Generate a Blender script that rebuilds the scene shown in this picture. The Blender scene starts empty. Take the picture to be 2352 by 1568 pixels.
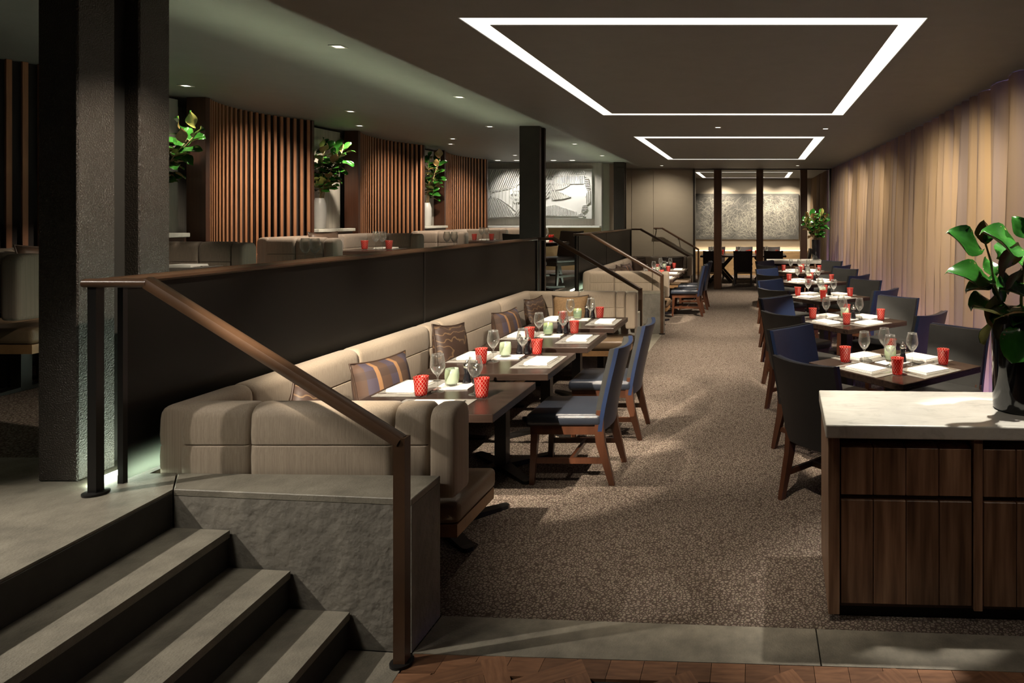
import bpy, bmesh, math, random
from mathutils import Vector, Matrix, Quaternion
R = math.radians
rnd = random.Random(7)
S = bpy.context.scene
COL = S.collection
# ------------------------------------------------------------------ camera, world, exposure
H = 1.78                    # camera height above the lower floor
F = 1568.0                  # focal length in pixels of the 2352 px wide frame (24 mm)
VX, VY = 1733.0, 498.0      # vanishing point of the room's long axis
cam_d = bpy.data.cameras.new('camera')
cam = bpy.data.objects.new('camera', cam_d)
COL.objects.link(cam)
cam.location = (0, 0, H)
cam.rotation_euler = (R(90), 0, 0)
cam_d.sensor_width = 36.0
cam_d.lens = 24.0
cam_d.shift_x = -(VX - 1176.0) / 2352.0
cam_d.shift_y = (VY - 784.0) / 2352.0
cam_d.clip_start = 0.05
S.camera = cam
w = bpy.data.worlds.new('world')
S.world = w
w.use_nodes = True
w.node_tree.nodes['Background'].inputs[0].default_value = (0.9, 0.85, 0.8, 1)
w.node_tree.nodes['Background'].inputs[1].default_value = 0.004
S.view_settings.view_transform = 'Standard'
S.view_settings.look = 'None'
S.view_settings.exposure = 0.0
S.view_settings.gamma = 1.0
S.view_settings.use_curve_mapping = False

CEIL = 2.96                 # ceiling
UP = 0.628                  # upper level
WARM = (1.0, 0.86, 0.68)
COOL = (1.0, 0.91, 0.79)

def at(px, py, Y):
    return Vector(((px - VX) / F * Y, Y, H - (py - VY) * Y / F))

# ------------------------------------------------------------------ materials
MATS = {}
def nm(name):
    m = bpy.data.materials.new(name)
    m.use_nodes = True
    MATS[name] = m
    nt = m.node_tree
    return m, nt, nt.nodes['Principled BSDF']

def node(nt, t, **kw):
    n = nt.nodes.new(t)
    for k, v in kw.items():
        setattr(n, k, v)
    return n

def ramp(nt, src, stops):
    r = node(nt, 'ShaderNodeValToRGB')
    e = r.color_ramp.elements
    while len(e) < len(stops):
        e.new(0.5)
    for i, (p, c) in enumerate(stops):
        e[i].position = p
        e[i].color = (*c, 1)
    nt.links.new(src, r.inputs[0])
    return r.outputs[0]

def coords(nt, scale=(1, 1, 1), kind='Object', rot=(0, 0, 0)):
    tc = node(nt, 'ShaderNodeTexCoord')
    mp = node(nt, 'ShaderNodeMapping')
    mp.inputs['Scale'].default_value = scale
    mp.inputs['Rotation'].default_value = rot
    nt.links.new(tc.outputs[kind], mp.inputs[0])
    return mp.outputs[0]

def bump(nt, b, src, strength, dist=0.01):
    n = node(nt, 'ShaderNodeBump')
    n.inputs['Strength'].default_value = strength
    n.inputs['Distance'].default_value = dist
    nt.links.new(src, n.inputs['Height'])
    nt.links.new(n.outputs[0], b.inputs['Normal'])

def plain(name, col, rough=0.5, metal=0.0, spec=0.5, var=0.0, vscale=(6, 6, 6), bmp=0, bscale=80, coat=0.0, dark=None):
    m, nt, b = nm(name)
    b.inputs['Base Color'].default_value = (*col, 1)
    b.inputs['Roughness'].default_value = rough
    b.inputs['Metallic'].default_value = metal
    b.inputs['Specular IOR Level'].default_value = spec
    b.inputs['Coat Weight'].default_value = coat
    if var or dark:
        n = node(nt, 'ShaderNodeTexNoise')
        n.inputs['Scale'].default_value = 1
        n.inputs['Detail'].default_value = 5
        n.inputs['Roughness'].default_value = 0.65
        nt.links.new(coords(nt, vscale), n.inputs[0])
        lo = dark or tuple(c * (1 - var) for c in col)
        hi = tuple(min(1, c * (1 + var)) for c in col)
        nt.links.new(ramp(nt, n.outputs[0], [(0.3, lo), (0.7, hi)]), b.inputs['Base Color'])
    if bmp:
        n2 = node(nt, 'ShaderNodeTexNoise')
        n2.inputs['Scale'].default_value = bscale
        n2.inputs['Detail'].default_value = 3
        nt.links.new(coords(nt), n2.inputs[0])
        bump(nt, b, n2.outputs[0], bmp)
    return m

plain('ceiling_paint', (0.175, 0.166, 0.152), 0.6, var=0.05)
plain('wall_plaster', (0.40, 0.35, 0.27), 0.7, var=0.05, vscale=(1, 1, 3))
plain('wall_grey', (0.46, 0.43, 0.37), 0.7, var=0.12, vscale=(60, 60, 2))
plain('wall_fabric', (0.40, 0.37, 0.32), 0.85, var=0.2, vscale=(3, 18, 0.6))
plain('wall_dark', (0.06, 0.05, 0.045), 0.8)
plain('stone', (0.20, 0.182, 0.142), 0.55, var=0.3, vscale=(9, 9, 9), bmp=0.25, bscale=120)
plain('stone_rough', (0.19, 0.175, 0.145), 0.7, var=0.28, vscale=(7, 7, 4), bmp=0.9, bscale=22)
plain('stone_riser_shaded', (0.035, 0.032, 0.027), 0.7, var=0.2, vscale=(9, 9, 9))  # darker than the treads: the risers' shade is put into this colour
plain('joint_and_shade', (0.02, 0.018, 0.015), 0.9)
plain('wood_rail', (0.085, 0.045, 0.024), 0.32, var=0.25, vscale=(3, 3, 3))
plain('slat_backing', (0.012, 0.006, 0.004), 0.7)
plain('wood_slat', (0.27, 0.118, 0.056), 0.42, var=0.25, vscale=(25, 25, 1.5))
plain('wood_board', (0.055, 0.020, 0.010), 0.4, var=0.25, vscale=(25, 25, 1.2))
plain('wood_post', (0.10, 0.048, 0.024), 0.4, var=0.25, vscale=(20, 20, 1.2))
plain('wood_oak', (0.30, 0.19, 0.09), 0.5, var=0.2, vscale=(2, 15, 15))
plain('wood_chair', (0.062, 0.022, 0.010), 0.35, var=0.3, vscale=(20, 20, 2))
plain('wood_table', (0.026, 0.016, 0.012), 0.27, spec=0.35, var=0.45, vscale=(3, 40, 40))
plain('wood_trim', (0.27, 0.15, 0.065), 0.45, var=0.25, vscale=(8, 8, 8))
plain('metal_dark', (0.012, 0.011, 0.010), 0.4, metal=0.4)
plain('steel', (0.75, 0.73, 0.70), 0.18, metal=1.0)
plain('mill_black', (0.008, 0.008, 0.010), 0.15)
plain('navy_leather', (0.014, 0.026, 0.070), 0.38, var=0.15, vscale=(5, 5, 5), bmp=0.12, bscale=250)
plain('seat_leather', (0.020, 0.024, 0.034), 0.33, var=0.15, vscale=(5, 5, 5), bmp=0.12, bscale=250)
plain('black_leather', (0.011, 0.011, 0.012), 0.42, var=0.15, vscale=(5, 5, 5), bmp=0.12, bscale=250)
plain('charcoal_leather', (0.036, 0.036, 0.034), 0.42, var=0.15, vscale=(5, 5, 5), bmp=0.12, bscale=250)
plain('brown_black_leather', (0.016, 0.009, 0.007), 0.5)
plain('tan_leather', (0.17, 0.115, 0.070), 0.36, var=0.2, vscale=(4, 4, 4), bmp=0.15, bscale=200)
plain('linen', (0.85, 0.83, 0.78), 0.8, bmp=0.1, bscale=300)
plain('candle_wax', (0.60, 0.66, 0.46), 0.4)
plain('tray_white', (0.72, 0.69, 0.64), 0.35)
plain('ceramic_grey', (0.42, 0.41, 0.39), 0.3, var=0.05)
plain('ceramic_black', (0.006, 0.006, 0.007), 0.08, coat=0.5)
plain('soil', (0.03, 0.02, 0.012), 0.9)
plain('stem', (0.28, 0.19, 0.09), 0.6, var=0.3, vscale=(30, 30, 30))
plain('leaf_green', (0.022, 0.115, 0.014), 0.22, var=0.4, vscale=(9, 25, 9), coat=0.3)
plain('leaf_brown', (0.22, 0.13, 0.045), 0.55, var=0.3, vscale=(9, 25, 9))
plain('leaf_pale', (0.24, 0.24, 0.06), 0.5, var=0.3, vscale=(9, 25, 9))
plain('pillow_brown', (0.060, 0.035, 0.022), 0.55, var=0.35, vscale=(14, 14, 14))
plain('pillow_gold', (0.23, 0.14, 0.065), 0.8, var=0.25, vscale=(60, 60, 60))
plain('pillow_dark', (0.028, 0.017, 0.013), 0.6)
plain('pillow_beige', (0.30, 0.23, 0.16), 0.8, var=0.25, vscale=(40, 40, 8))
plain('piping', (0.045, 0.025, 0.016), 0.5)
plain('white_trim', (0.8, 0.78, 0.72), 0.5)
plain('canvas_grey', (0.062, 0.060, 0.053), 0.7, var=0.55, vscale=(3, 3, 3))
plain('stroke', (0.27, 0.258, 0.21), 0.7)
plain('relief_plaster', (0.60, 0.585, 0.54), 0.7, bmp=0.1, bscale=90)
plain('bronze_column', (0.030, 0.023, 0.017), 0.36, spec=0.6, bmp=0.8, bscale=150)
plain('column_dark', (0.030, 0.023, 0.018), 0.4, var=0.2)
plain('bulb_trim', (0.5, 0.48, 0.44), 0.5)

# marble
m, nt, b = nm('marble')
n = node(nt, 'ShaderNodeTexNoise')
n.inputs['Scale'].default_value = 1
n.inputs['Detail'].default_value = 8
n.inputs['Roughness'].default_value = 0.7
n.inputs['Distortion'].default_value = 1.0
nt.links.new(coords(nt, (5, 12, 8)), n.inputs[0])
nt.links.new(ramp(nt, n.outputs[0], [(0.30, (0.40, 0.40, 0.36)), (0.48, (0.60, 0.59, 0.53)), (0.7, (0.68, 0.67, 0.61))]), b.inputs['Base Color'])
b.inputs['Roughness'].default_value = 0.3

# carpet: dark brown ground with a pale irregular fleck
m, nt, b = nm('carpet')
v = node(nt, 'ShaderNodeTexVoronoi', feature='DISTANCE_TO_EDGE')
v.inputs['Scale'].default_value = 1
wn = node(nt, 'ShaderNodeTexNoise')
wn.inputs['Scale'].default_value = 25
cv = coords(nt, (62, 62, 62))
mixv = node(nt, 'ShaderNodeMixRGB')
mixv.inputs[0].default_value = 0.008
nt.links.new(cv, v.inputs['Vector'])
c1 = ramp(nt, v.outputs['Distance'], [(0.06, (0.070, 0.047, 0.034)), (0.22, (0.235, 0.185, 0.140))])
nn = node(nt, 'ShaderNodeTexNoise')
nn.inputs['Scale'].default_value = 160
nt.links.new(coords(nt), nn.inputs[0])
mx = node(nt, 'ShaderNodeMixRGB', blend_type='MULTIPLY')
mx.inputs[0].default_value = 0.5
nt.links.new(c1, mx.inputs[1])
nt.links.new(nn.outputs['Color'], mx.inputs[2])
hs = node(nt, 'ShaderNodeHueSaturation')
hs.inputs['Saturation'].default_value = 0.8
hs.inputs['Value'].default_value = 1.25
nt.links.new(mx.outputs[0], hs.inputs['Color'])
nt.links.new(hs.outputs[0], b.inputs['Base Color'])
b.inputs['Roughness'].default_value = 0.95
b.inputs['Specular IOR Level'].default_value = 0.1
bump(nt, b, nn.outputs[0], 0.4)

# bench fabric: fine vertical stripes
def striped(name, base, dark, scale, direction):
    m, nt, b = nm(name)
    n = node(nt, 'ShaderNodeTexNoise')
    n.inputs['Scale'].default_value = 1
    n.inputs['Detail'].default_value = 6
    n.inputs['Roughness'].default_value = 0.8
    nt.links.new(coords(nt, direction), n.inputs[0])
    nt.links.new(ramp(nt, n.outputs[0], [(0.3, dark), (0.62, base)]), b.inputs['Base Color'])
    b.inputs['Roughness'].default_value = 0.7
    b.inputs['Sheen Weight'].default_value = 0.15
    bump(nt, b, n.outputs[0], 0.15)
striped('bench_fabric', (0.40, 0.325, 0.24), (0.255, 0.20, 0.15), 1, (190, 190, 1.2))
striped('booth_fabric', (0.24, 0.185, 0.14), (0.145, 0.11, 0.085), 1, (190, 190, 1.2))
striped('placemat', (0.20, 0.19, 0.165), (0.075, 0.07, 0.06), 1, (6, 140, 6))

# cabinet boards: rosewood, each board its own tone
m, nt, b = nm('wood_cabinet')
n = node(nt, 'ShaderNodeTexNoise')
n.inputs['Scale'].default_value = 1
n.inputs['Detail'].default_value = 6
nt.links.new(coords(nt, (34, 34, 2.2)), n.inputs[0])
c1 = ramp(nt, n.outputs[0], [(0.3, (0.095, 0.048, 0.028)), (0.5, (0.21, 0.115, 0.066)), (0.72, (0.34, 0.205, 0.125))])
oi = node(nt, 'ShaderNodeObjectInfo')
hs = node(nt, 'ShaderNodeHueSaturation')
mr = node(nt, 'ShaderNodeMapRange')
mr.inputs['To Min'].default_value = 0.65
mr.inputs['To Max'].default_value = 1.25
nt.links.new(oi.outputs['Random'], mr.inputs[0])
nt.links.new(mr.outputs[0], hs.inputs['Value'])
nt.links.new(c1, hs.inputs['Color'])
nt.links.new(hs.outputs[0], b.inputs['Base Color'])
b.inputs['Roughness'].default_value = 0.42

m, nt, b = nm('parquet')
n = node(nt, 'ShaderNodeTexNoise')
n.inputs['Scale'].default_value = 1
n.inputs['Detail'].default_value = 5
nt.links.new(coords(nt, (10, 60, 10)), n.inputs[0])
c1 = ramp(nt, n.outputs[0], [(0.3, (0.13, 0.060, 0.030)), (0.7, (0.25, 0.125, 0.066))])
oi = node(nt, 'ShaderNodeObjectInfo')
hs = node(nt, 'ShaderNodeHueSaturation')
mr = node(nt, 'ShaderNodeMapRange')
mr.inputs['To Min'].default_value = 0.75
mr.inputs['To Max'].default_value = 1.2
nt.links.new(oi.outputs['Random'], mr.inputs[0])
nt.links.new(mr.outputs[0], hs.inputs['Value'])
nt.links.new(c1, hs.inputs['Color'])
nt.links.new(hs.outputs[0], b.inputs['Base Color'])
b.inputs['Roughness'].default_value = 0.4

# plaid cushion
m, nt, b = nm('plaid')
def band(nt, axis, freq, phase, width):
    tc = node(nt, 'ShaderNodeTexCoord')
    sp = node(nt, 'ShaderNodeSeparateXYZ')
    nt.links.new(tc.outputs['Object'], sp.inputs[0])
    a = node(nt, 'ShaderNodeMath', operation='MULTIPLY_ADD')
    a.inputs[1].default_value = freq
    a.inputs[2].default_value = phase
    nt.links.new(sp.outputs[axis], a.inputs[0])
    fr = node(nt, 'ShaderNodeMath', operation='FRACT')
    nt.links.new(a.outputs[0], fr.inputs[0])
    lt = node(nt, 'ShaderNodeMath', operation='LESS_THAN')
    lt.inputs[1].default_value = width
    nt.links.new(fr.outputs[0], lt.inputs[0])
    return lt.outputs[0]
def over(nt, base, mask, col, fac=1.0):
    mx = node(nt, 'ShaderNodeMixRGB')
    f = node(nt, 'ShaderNodeMath', operation='MULTIPLY')
    f.inputs[1].default_value = fac
    nt.links.new(mask, f.inputs[0])
    nt.links.new(f.outputs[0], mx.inputs[0])
    if isinstance(base, tuple):
        mx.inputs[1].default_value = (*base, 1)
    else:
        nt.links.new(base, mx.inputs[1])
    mx.inputs[2].default_value = (*col, 1)
    return mx.outputs[0]
c = over(nt, (0.070, 0.038, 0.024), band(nt, 0, 6.5, 0.1, 0.40), (0.048, 0.040, 0.066), 0.8)
c = over(nt, c, band(nt, 2, 7.0, 0.3, 0.35), (0.045, 0.027, 0.020), 0.6)
c = over(nt, c, band(nt, 0, 6.5, 0.72, 0.17), (0.26, 0.135, 0.058), 0.95)
nt.links.new(c, b.inputs['Base Color'])
b.inputs['Roughness'].default_value = 0.75

# paisley-like swirls
m, nt, b = nm('swirl')
wv = node(nt, 'ShaderNodeTexWave', wave_type='RINGS')
wv.inputs['Scale'].default_value = 7.0
wv.inputs['Distortion'].default_value = 9
wv.inputs['Detail'].default_value = 1.5
wv.inputs['Detail Scale'].default_value = 1.4
nt.links.new(coords(nt, (1, 1, 1)), wv.inputs[0])
nt.links.new(ramp(nt, wv.outputs[0], [(0.88, (0.050, 0.028, 0.020)), (0.96, (0.15, 0.092, 0.048))]), b.inputs['Base Color'])
b.inputs['Roughness'].default_value = 0.55

# emitters
def emit(name, col, strength):
    m, nt, b = nm(name)
    b.inputs['Base Color'].default_value = (0.8, 0.8, 0.8, 1)
    b.inputs['Emission Color'].default_value = (*col, 1)
    b.inputs['Emission Strength'].default_value = strength
emit('slot_light', (1.0, 0.95, 0.84), 1.35)
emit('lens_light', (1.0, 0.93, 0.80), 5.0)
emit('led_green', (0.84, 1.0, 0.78), 48.0)
emit('violet_fill', (0.45, 0.36, 1.0), 150.0)
emit('led_warm', (1.0, 0.72, 0.42), 16.0)
emit('flame', (1.0, 0.75, 0.4), 10.0)

# thin clear glass, whitened at its edges in place of bright rim highlights
m, nt, b = nm('clear_glass')
nt.nodes.remove(b)
out = nt.nodes['Material Output']
tr = node(nt, 'ShaderNodeBsdfTransparent')
tr.inputs[0].default_value = (0.95, 0.96, 0.95, 1)
gl = node(nt, 'ShaderNodeBsdfGlossy')
gl.inputs['Roughness'].default_value = 0.10
tw_ = node(nt, 'ShaderNodeBsdfTranslucent')
tw_.inputs[0].default_value = (0.9, 0.9, 0.88, 1)
mg = node(nt, 'ShaderNodeMixShader')
mg.inputs[0].default_value = 0.45
nt.links.new(gl.outputs[0], mg.inputs[1])
nt.links.new(tw_.outputs[0], mg.inputs[2])
lw = node(nt, 'ShaderNodeLayerWeight')
lw.inputs[0].default_value = 0.35
mx = node(nt, 'ShaderNodeMixShader')
mr = node(nt, 'ShaderNodeMapRange')
mr.inputs['To Min'].default_value = 0.05
mr.inputs['To Max'].default_value = 0.85
nt.links.new(lw.outputs['Facing'], mr.inputs[0])
nt.links.new(mr.outputs[0], mx.inputs[0])
nt.links.new(tr.outputs[0], mx.inputs[1])
nt.links.new(mg.outputs[0], mx.inputs[2])
nt.links.new(mx.outputs[0], out.inputs[0])

# red cut-glass tumbler: clear cross-hatch cut into a red layer
m, nt, b = nm('red_cut_glass')
nt.nodes.remove(b)
out = nt.nodes['Material Output']
tc = node(nt, 'ShaderNodeTexCoord')
sp = node(nt, 'ShaderNodeSeparateXYZ')
nt.links.new(tc.outputs['Object'], sp.inputs[0])
an = node(nt, 'ShaderNodeMath', operation='ARCTAN2')
nt.links.new(sp.outputs[1], an.inputs[0])
nt.links.new(sp.outputs[0], an.inputs[1])
masks = []
for sgn in (1, -1):
    a = node(nt, 'ShaderNodeMath', operation='MULTIPLY_ADD')
    a.inputs[1].default_value = 13 / (2 * math.pi)
    nt.links.new(an.outputs[0], a.inputs[0])
    zz = node(nt, 'ShaderNodeMath', operation='MULTIPLY')
    zz.inputs[1].default_value = sgn * 38.0
    nt.links.new(sp.outputs[2], zz.inputs[0])
    nt.links.new(zz.outputs[0], a.inputs[2])
    fr = node(nt, 'ShaderNodeMath', operation='FRACT')
    nt.links.new(a.outputs[0], fr.inputs[0])
    lt = node(nt, 'ShaderNodeMath', operation='LESS_THAN')
    lt.inputs[1].default_value = 0.14
    nt.links.new(fr.outputs[0], lt.inputs[0])
    masks.append(lt.outputs[0])
mm = node(nt, 'ShaderNodeMath', operation='MAXIMUM')
nt.links.new(masks[0], mm.inputs[0])
nt.links.new(masks[1], mm.inputs[1])
cr = node(nt, 'ShaderNodeMixRGB')
cr.inputs[1].default_value = (0.58, 0.018, 0.012, 1)
cr.inputs[2].default_value = (0.95, 0.55, 0.45, 1)
nt.links.new(mm.outputs[0], cr.inputs[0])
tr = node(nt, 'ShaderNodeBsdfTransparent')
nt.links.new(cr.outputs[0], tr.inputs[0])
tl = node(nt, 'ShaderNodeBsdfTranslucent')
nt.links.new(cr.outputs[0], tl.inputs[0])
df = node(nt, 'ShaderNodeBsdfDiffuse')
nt.links.new(cr.outputs[0], df.inputs[0])
gl = node(nt, 'ShaderNodeBsdfGlossy')
gl.inputs['Roughness'].default_value = 0.08
m1 = node(nt, 'ShaderNodeMixShader')
m1.inputs[0].default_value = 0.5
nt.links.new(tl.outputs[0], m1.inputs[1])
nt.links.new(df.outputs[0], m1.inputs[2])
m2 = node(nt, 'ShaderNodeMixShader')
m2.inputs[0].default_value = 0.55
nt.links.new(tr.outputs[0], m2.inputs[1])
nt.links.new(m1.outputs[0], m2.inputs[2])
m3 = node(nt, 'ShaderNodeMixShader')
m3.inputs[0].default_value = 0.07
nt.links.new(m2.outputs[0], m3.inputs[1])
nt.links.new(gl.outputs[0], m3.inputs[2])
nt.links.new(m3.outputs[0], out.inputs[0])

def two_sided(name, col, var, trans, vscale, rough=0.6, gloss=0.0, transp=0.0):
    m, nt, b = nm(name)
    nt.nodes.remove(b)
    out = nt.nodes['Material Output']
    n = node(nt, 'ShaderNodeTexNoise')
    n.inputs['Scale'].default_value = 1
    n.inputs['Detail'].default_value = 3
    nt.links.new(coords(nt, vscale), n.inputs[0])
    cc = ramp(nt, n.outputs[0], [(0.36, col), (0.64, var)])
    df = node(nt, 'ShaderNodeBsdfDiffuse')
    tl = node(nt, 'ShaderNodeBsdfTranslucent')
    nt.links.new(cc, df.inputs[0])
    nt.links.new(cc, tl.inputs[0])
    m1 = node(nt, 'ShaderNodeMixShader')
    m1.inputs[0].default_value = trans
    nt.links.new(df.outputs[0], m1.inputs[1])
    nt.links.new(tl.outputs[0], m1.inputs[2])
    last = m1
    for amount, kind in ((gloss, 'ShaderNodeBsdfGlossy'), (transp, 'ShaderNodeBsdfTransparent')):
        if amount:
            g = node(nt, kind)
            if kind.endswith('Glossy'):
                g.inputs['Roughness'].default_value = rough
            m2 = node(nt, 'ShaderNodeMixShader')
            m2.inputs[0].default_value = amount
            nt.links.new(last.outputs[0], m2.inputs[1])
            nt.links.new(g.outputs[0], m2.inputs[2])
            last = m2
    nt.links.new(last.outputs[0], out.inputs[0])
two_sided('curtain_fabric', (0.36, 0.25, 0.135), (0.265, 0.205, 0.165), 0.30, (0.5, 5.0, 0.10))
two_sided('frosted_glass', (0.62, 0.70, 0.50), (0.55, 0.66, 0.55), 0.5, (8, 8, 8), 0.2, 0.08)
two_sided('frosted_teal', (0.55, 0.64, 0.33), (0.16, 0.34, 0.36), 0.5, (2, 2, 14), 0.2, 0.08)
# guard rail glass: black, with the base glow's upward fade graded into its translucency
m, nt, b = nm('black_glass')
b.inputs['Base Color'].default_value = (0.0065, 0.006, 0.005, 1)
b.inputs['Roughness'].default_value = 0.38
b.inputs['Specular IOR Level'].default_value = 0.16
tl_ = node(nt, 'ShaderNodeBsdfTranslucent')
tl_.inputs[0].default_value = (0.74, 0.78, 0.72, 1)
tc = node(nt, 'ShaderNodeTexCoord')
sp = node(nt, 'ShaderNodeSeparateXYZ')
nt.links.new(tc.outputs['Object'], sp.inputs[0])
mr = node(nt, 'ShaderNodeMapRange', interpolation_type='SMOOTHSTEP')
mr.inputs['From Min'].default_value = 0.0
mr.inputs['From Max'].default_value = 0.17
mr.inputs['To Min'].default_value = 0.62
mr.inputs['To Max'].default_value = 0.0
nt.links.new(sp.outputs[2], mr.inputs[0])
m1 = node(nt, 'ShaderNodeMixShader')
nt.links.new(mr.outputs[0], m1.inputs[0])
nt.links.new(b.outputs[0], m1.inputs[1])
nt.links.new(tl_.outputs[0], m1.inputs[2])
nt.links.new(m1.outputs[0], nt.nodes['Material Output'].inputs[0])

# ------------------------------------------------------------------ mesh helpers
class MB:
    """collects geometry, builds ONE mesh object"""
    def __init__(self):
        self.bm = bmesh.new()
    def _q(self, vs, mi=0):
        try:
            f = self.bm.faces.new(vs)
            f.material_index = mi
            return f
        except ValueError:
            return None
    def poly(self, pts, mi=0):
        return self._q([self.bm.verts.new(p) for p in pts], mi)
    def box(self, x0, x1, y0, y1, z0, z1, bev=0.0, seg=1):
        co = [(x0, y0, z0), (x1, y0, z0), (x1, y1, z0), (x0, y1, z0), (x0, y0, z1), (x1, y0, z1), (x1, y1, z1), (x0, y1, z1)]
        v = [self.bm.verts.new(c) for c in co]
        fs = [self._q([v[i] for i in q]) for q in ((3, 2, 1, 0), (4, 5, 6, 7), (0, 1, 5, 4), (1, 2, 6, 5), (2, 3, 7, 6), (3, 0, 4, 7))]
        if bev:
            es = list({e for f in fs for e in f.edges})
            bmesh.ops.bevel(self.bm, geom=es, offset=bev, segments=seg, profile=0.5, affect='EDGES', clamp_overlap=True)
        return self
    def prism(self, pts, z0, z1, bev=0.0):
        lo = [self.bm.verts.new((x, y, z0)) for x, y in pts]
        hi = [self.bm.verts.new((x, y, z1)) for x, y in pts]
        n = len(pts)
        fs = [self._q(lo[::-1]), self._q(hi)]
        for i in range(n):
            fs.append(self._q([lo[i], lo[(i + 1) % n], hi[(i + 1) % n], hi[i]]))
        if bev:
            es = list({e for f in fs if f for e in f.edges})
            bmesh.ops.bevel(self.bm, geom=es, offset=bev, segments=1, affect='EDGES')
        return self
    def rings(self, rings, closed=True, caps=True):
        rv = [[self.bm.verts.new(p) for p in r] for r in rings]
        n = len(rv[0])
        for a, b2 in zip(rv, rv[1:]):
            for i in range(n if closed else n - 1):
                j = (i + 1) % n
                self._q([a[i], a[j], b2[j], b2[i]])
        if caps and closed:
            self._q(rv[0][::-1])
            self._q(rv[-1])
        return self
    def lathe(self, prof, n=16, c=(0, 0), caps=True):
        self.rings([[(c[0] + r * math.cos(2 * math.pi * i / n), c[1] + r * math.sin(2 * math.pi * i / n), z) for i in range(n)] for r, z in prof], caps=caps)
        return self
    def bar(self, p, q, wdt, hgt, up=(0, 0, 1), ends=None, rnd_=0):
        """rectangular bar from p to q"""
        p, q = Vector(p), Vector(q)
        d = (q - p).normalized()
        s = d.cross(Vector(up))
        if s.length < 1e-5:
            s = d.cross(Vector((0, 1, 0)))
        s.normalize()
        u = s.cross(d).normalized()
        w2, h2 = (ends or (wdt, hgt))
        def ring(c, a, b_):
            if not rnd_:
                return [c + s * sx * a / 2 + u * su * b_ / 2 for sx, su in ((-1, -1), (1, -1), (1, 1), (-1, 1))]
            k = rnd_
            o = []
            for sx, su in ((1, 1), (-1, 1), (-1, -1), (1, -1)):
                pts = [(1, 1 - k), (1 - k * .3, 1 - k * .3), (1 - k, 1)]
                if sx * su < 0:
                    pts = pts[::-1]
                o += [c + s * sx * a / 2 * x + u * su * b_ / 2 * y for x, y in pts]
            return o
        self.rings([ring(p, wdt, hgt), ring(q, w2, h2)])
        return self
    def tube(self, pts, r, n=8, r2=None):
        pts = [Vector(p) for p in pts]
        rings = []
        prev = None
        for i, p in enumerate(pts):
            d = (pts[min(i + 1, len(pts) - 1)] - pts[max(i - 1, 0)]).normalized()
            ref = prev if prev is not None else (Vector((0, 0, 1)) if abs(d.z) < 0.9 else Vector((1, 0, 0)))
            s = d.cross(ref)
            if s.length < 1e-5:
                s = d.cross(Vector((0, 1, 0)))
            s.normalize()
            u = s.cross(d).normalized()
            prev = u
            t = i / max(1, len(pts) - 1)
            rr = r if r2 is None else r + (r2 - r) * t
            rings.append([p + (s * math.cos(2 * math.pi * k / n) + u * math.sin(2 * math.pi * k / n)) * rr for k in range(n)])
        self.rings(rings)
        return self
    def build(self, name, mats, parent=None, smooth=False, mw=None):
        me = bpy.data.meshes.new(name)
        bmesh.ops.recalc_face_normals(self.bm, faces=self.bm.faces[:])
        self.bm.to_mesh(me)
        self.bm.free()
        for mt in (mats if isinstance(mats, (list, tuple)) else [mats]):
            me.materials.append(MATS[mt])
        if smooth:
            for p in me.polygons:
                p.use_smooth = True
            if smooth != 'all':
                me.set_sharp_from_angle(angle=R(40))
        return link(name, me, parent, mw)

def link(name, me, parent=None, mw=None):
    o = bpy.data.objects.new(name, me)
    COL.objects.link(o)
    if parent is not None:
        o.parent = parent
    if mw is not None:
        o.matrix_local = mw
    return o

def tag(o, label, cat, group=None):
    o['label'] = label
    o['category'] = cat
    if group:
        o['group'] = group
    return o

def struct(o, label=None, cat=None):
    o['kind'] = 'structure'
    if label:
        o['label'] = label
    if cat:
        o['category'] = cat
    return o

def thing(name, label, cat, loc=(0, 0, 0), rz=0.0, group=None):
    o = bpy.data.objects.new(name, None)
    o.empty_display_size = 0.1
    COL.objects.link(o)
    o.location = loc
    o.rotation_euler = (0, 0, rz)
    return tag(o, label, cat, group)

def kids(o):
    return [c for c in bpy.data.objects if c.parent == o]

TREE = {}
def copy_tree(o, parent=None):
    if o.name not in TREE:
        TREE[o.name] = kids(o)
    c = o.copy()
    COL.objects.link(c)
    c.parent = parent
    for ch in TREE[o.name]:
        copy_tree(ch, c)
    return c

class Proto:
    """first use moves the prototype itself, later uses copy it"""
    def __init__(self, maker):
        self.maker, self.o = maker, None
    def put(self, loc, rz, label, group=None, tilt=None):
        if self.o is None:
            self.o = self.maker()
            o = self.o
        else:
            o = copy_tree(self.o)
        o.location = loc
        o.rotation_euler = (tilt[0] if tilt else 0, tilt[1] if tilt else 0, rz)
        o['label'] = label
        if group:
            o['group'] = group
        return o

def spot(parent, loc, target, power, angle, blend=0.35, col=WARM, size=0.02, name='lamp'):
    ld = bpy.data.lights.new(name, 'SPOT')
    ld.energy = power
    ld.color = col
    ld.spot_size = R(angle)
    ld.spot_blend = blend
    ld.shadow_soft_size = size
    o = bpy.data.objects.new(name, ld)
    COL.objects.link(o)
    o.parent = parent
    d = Vector(target) - Vector(loc)
    o.location = Vector(loc) - (parent.location if parent else Vector())
    o.rotation_euler = d.to_track_quat('-Z', 'Y').to_euler()
    return o

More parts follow.
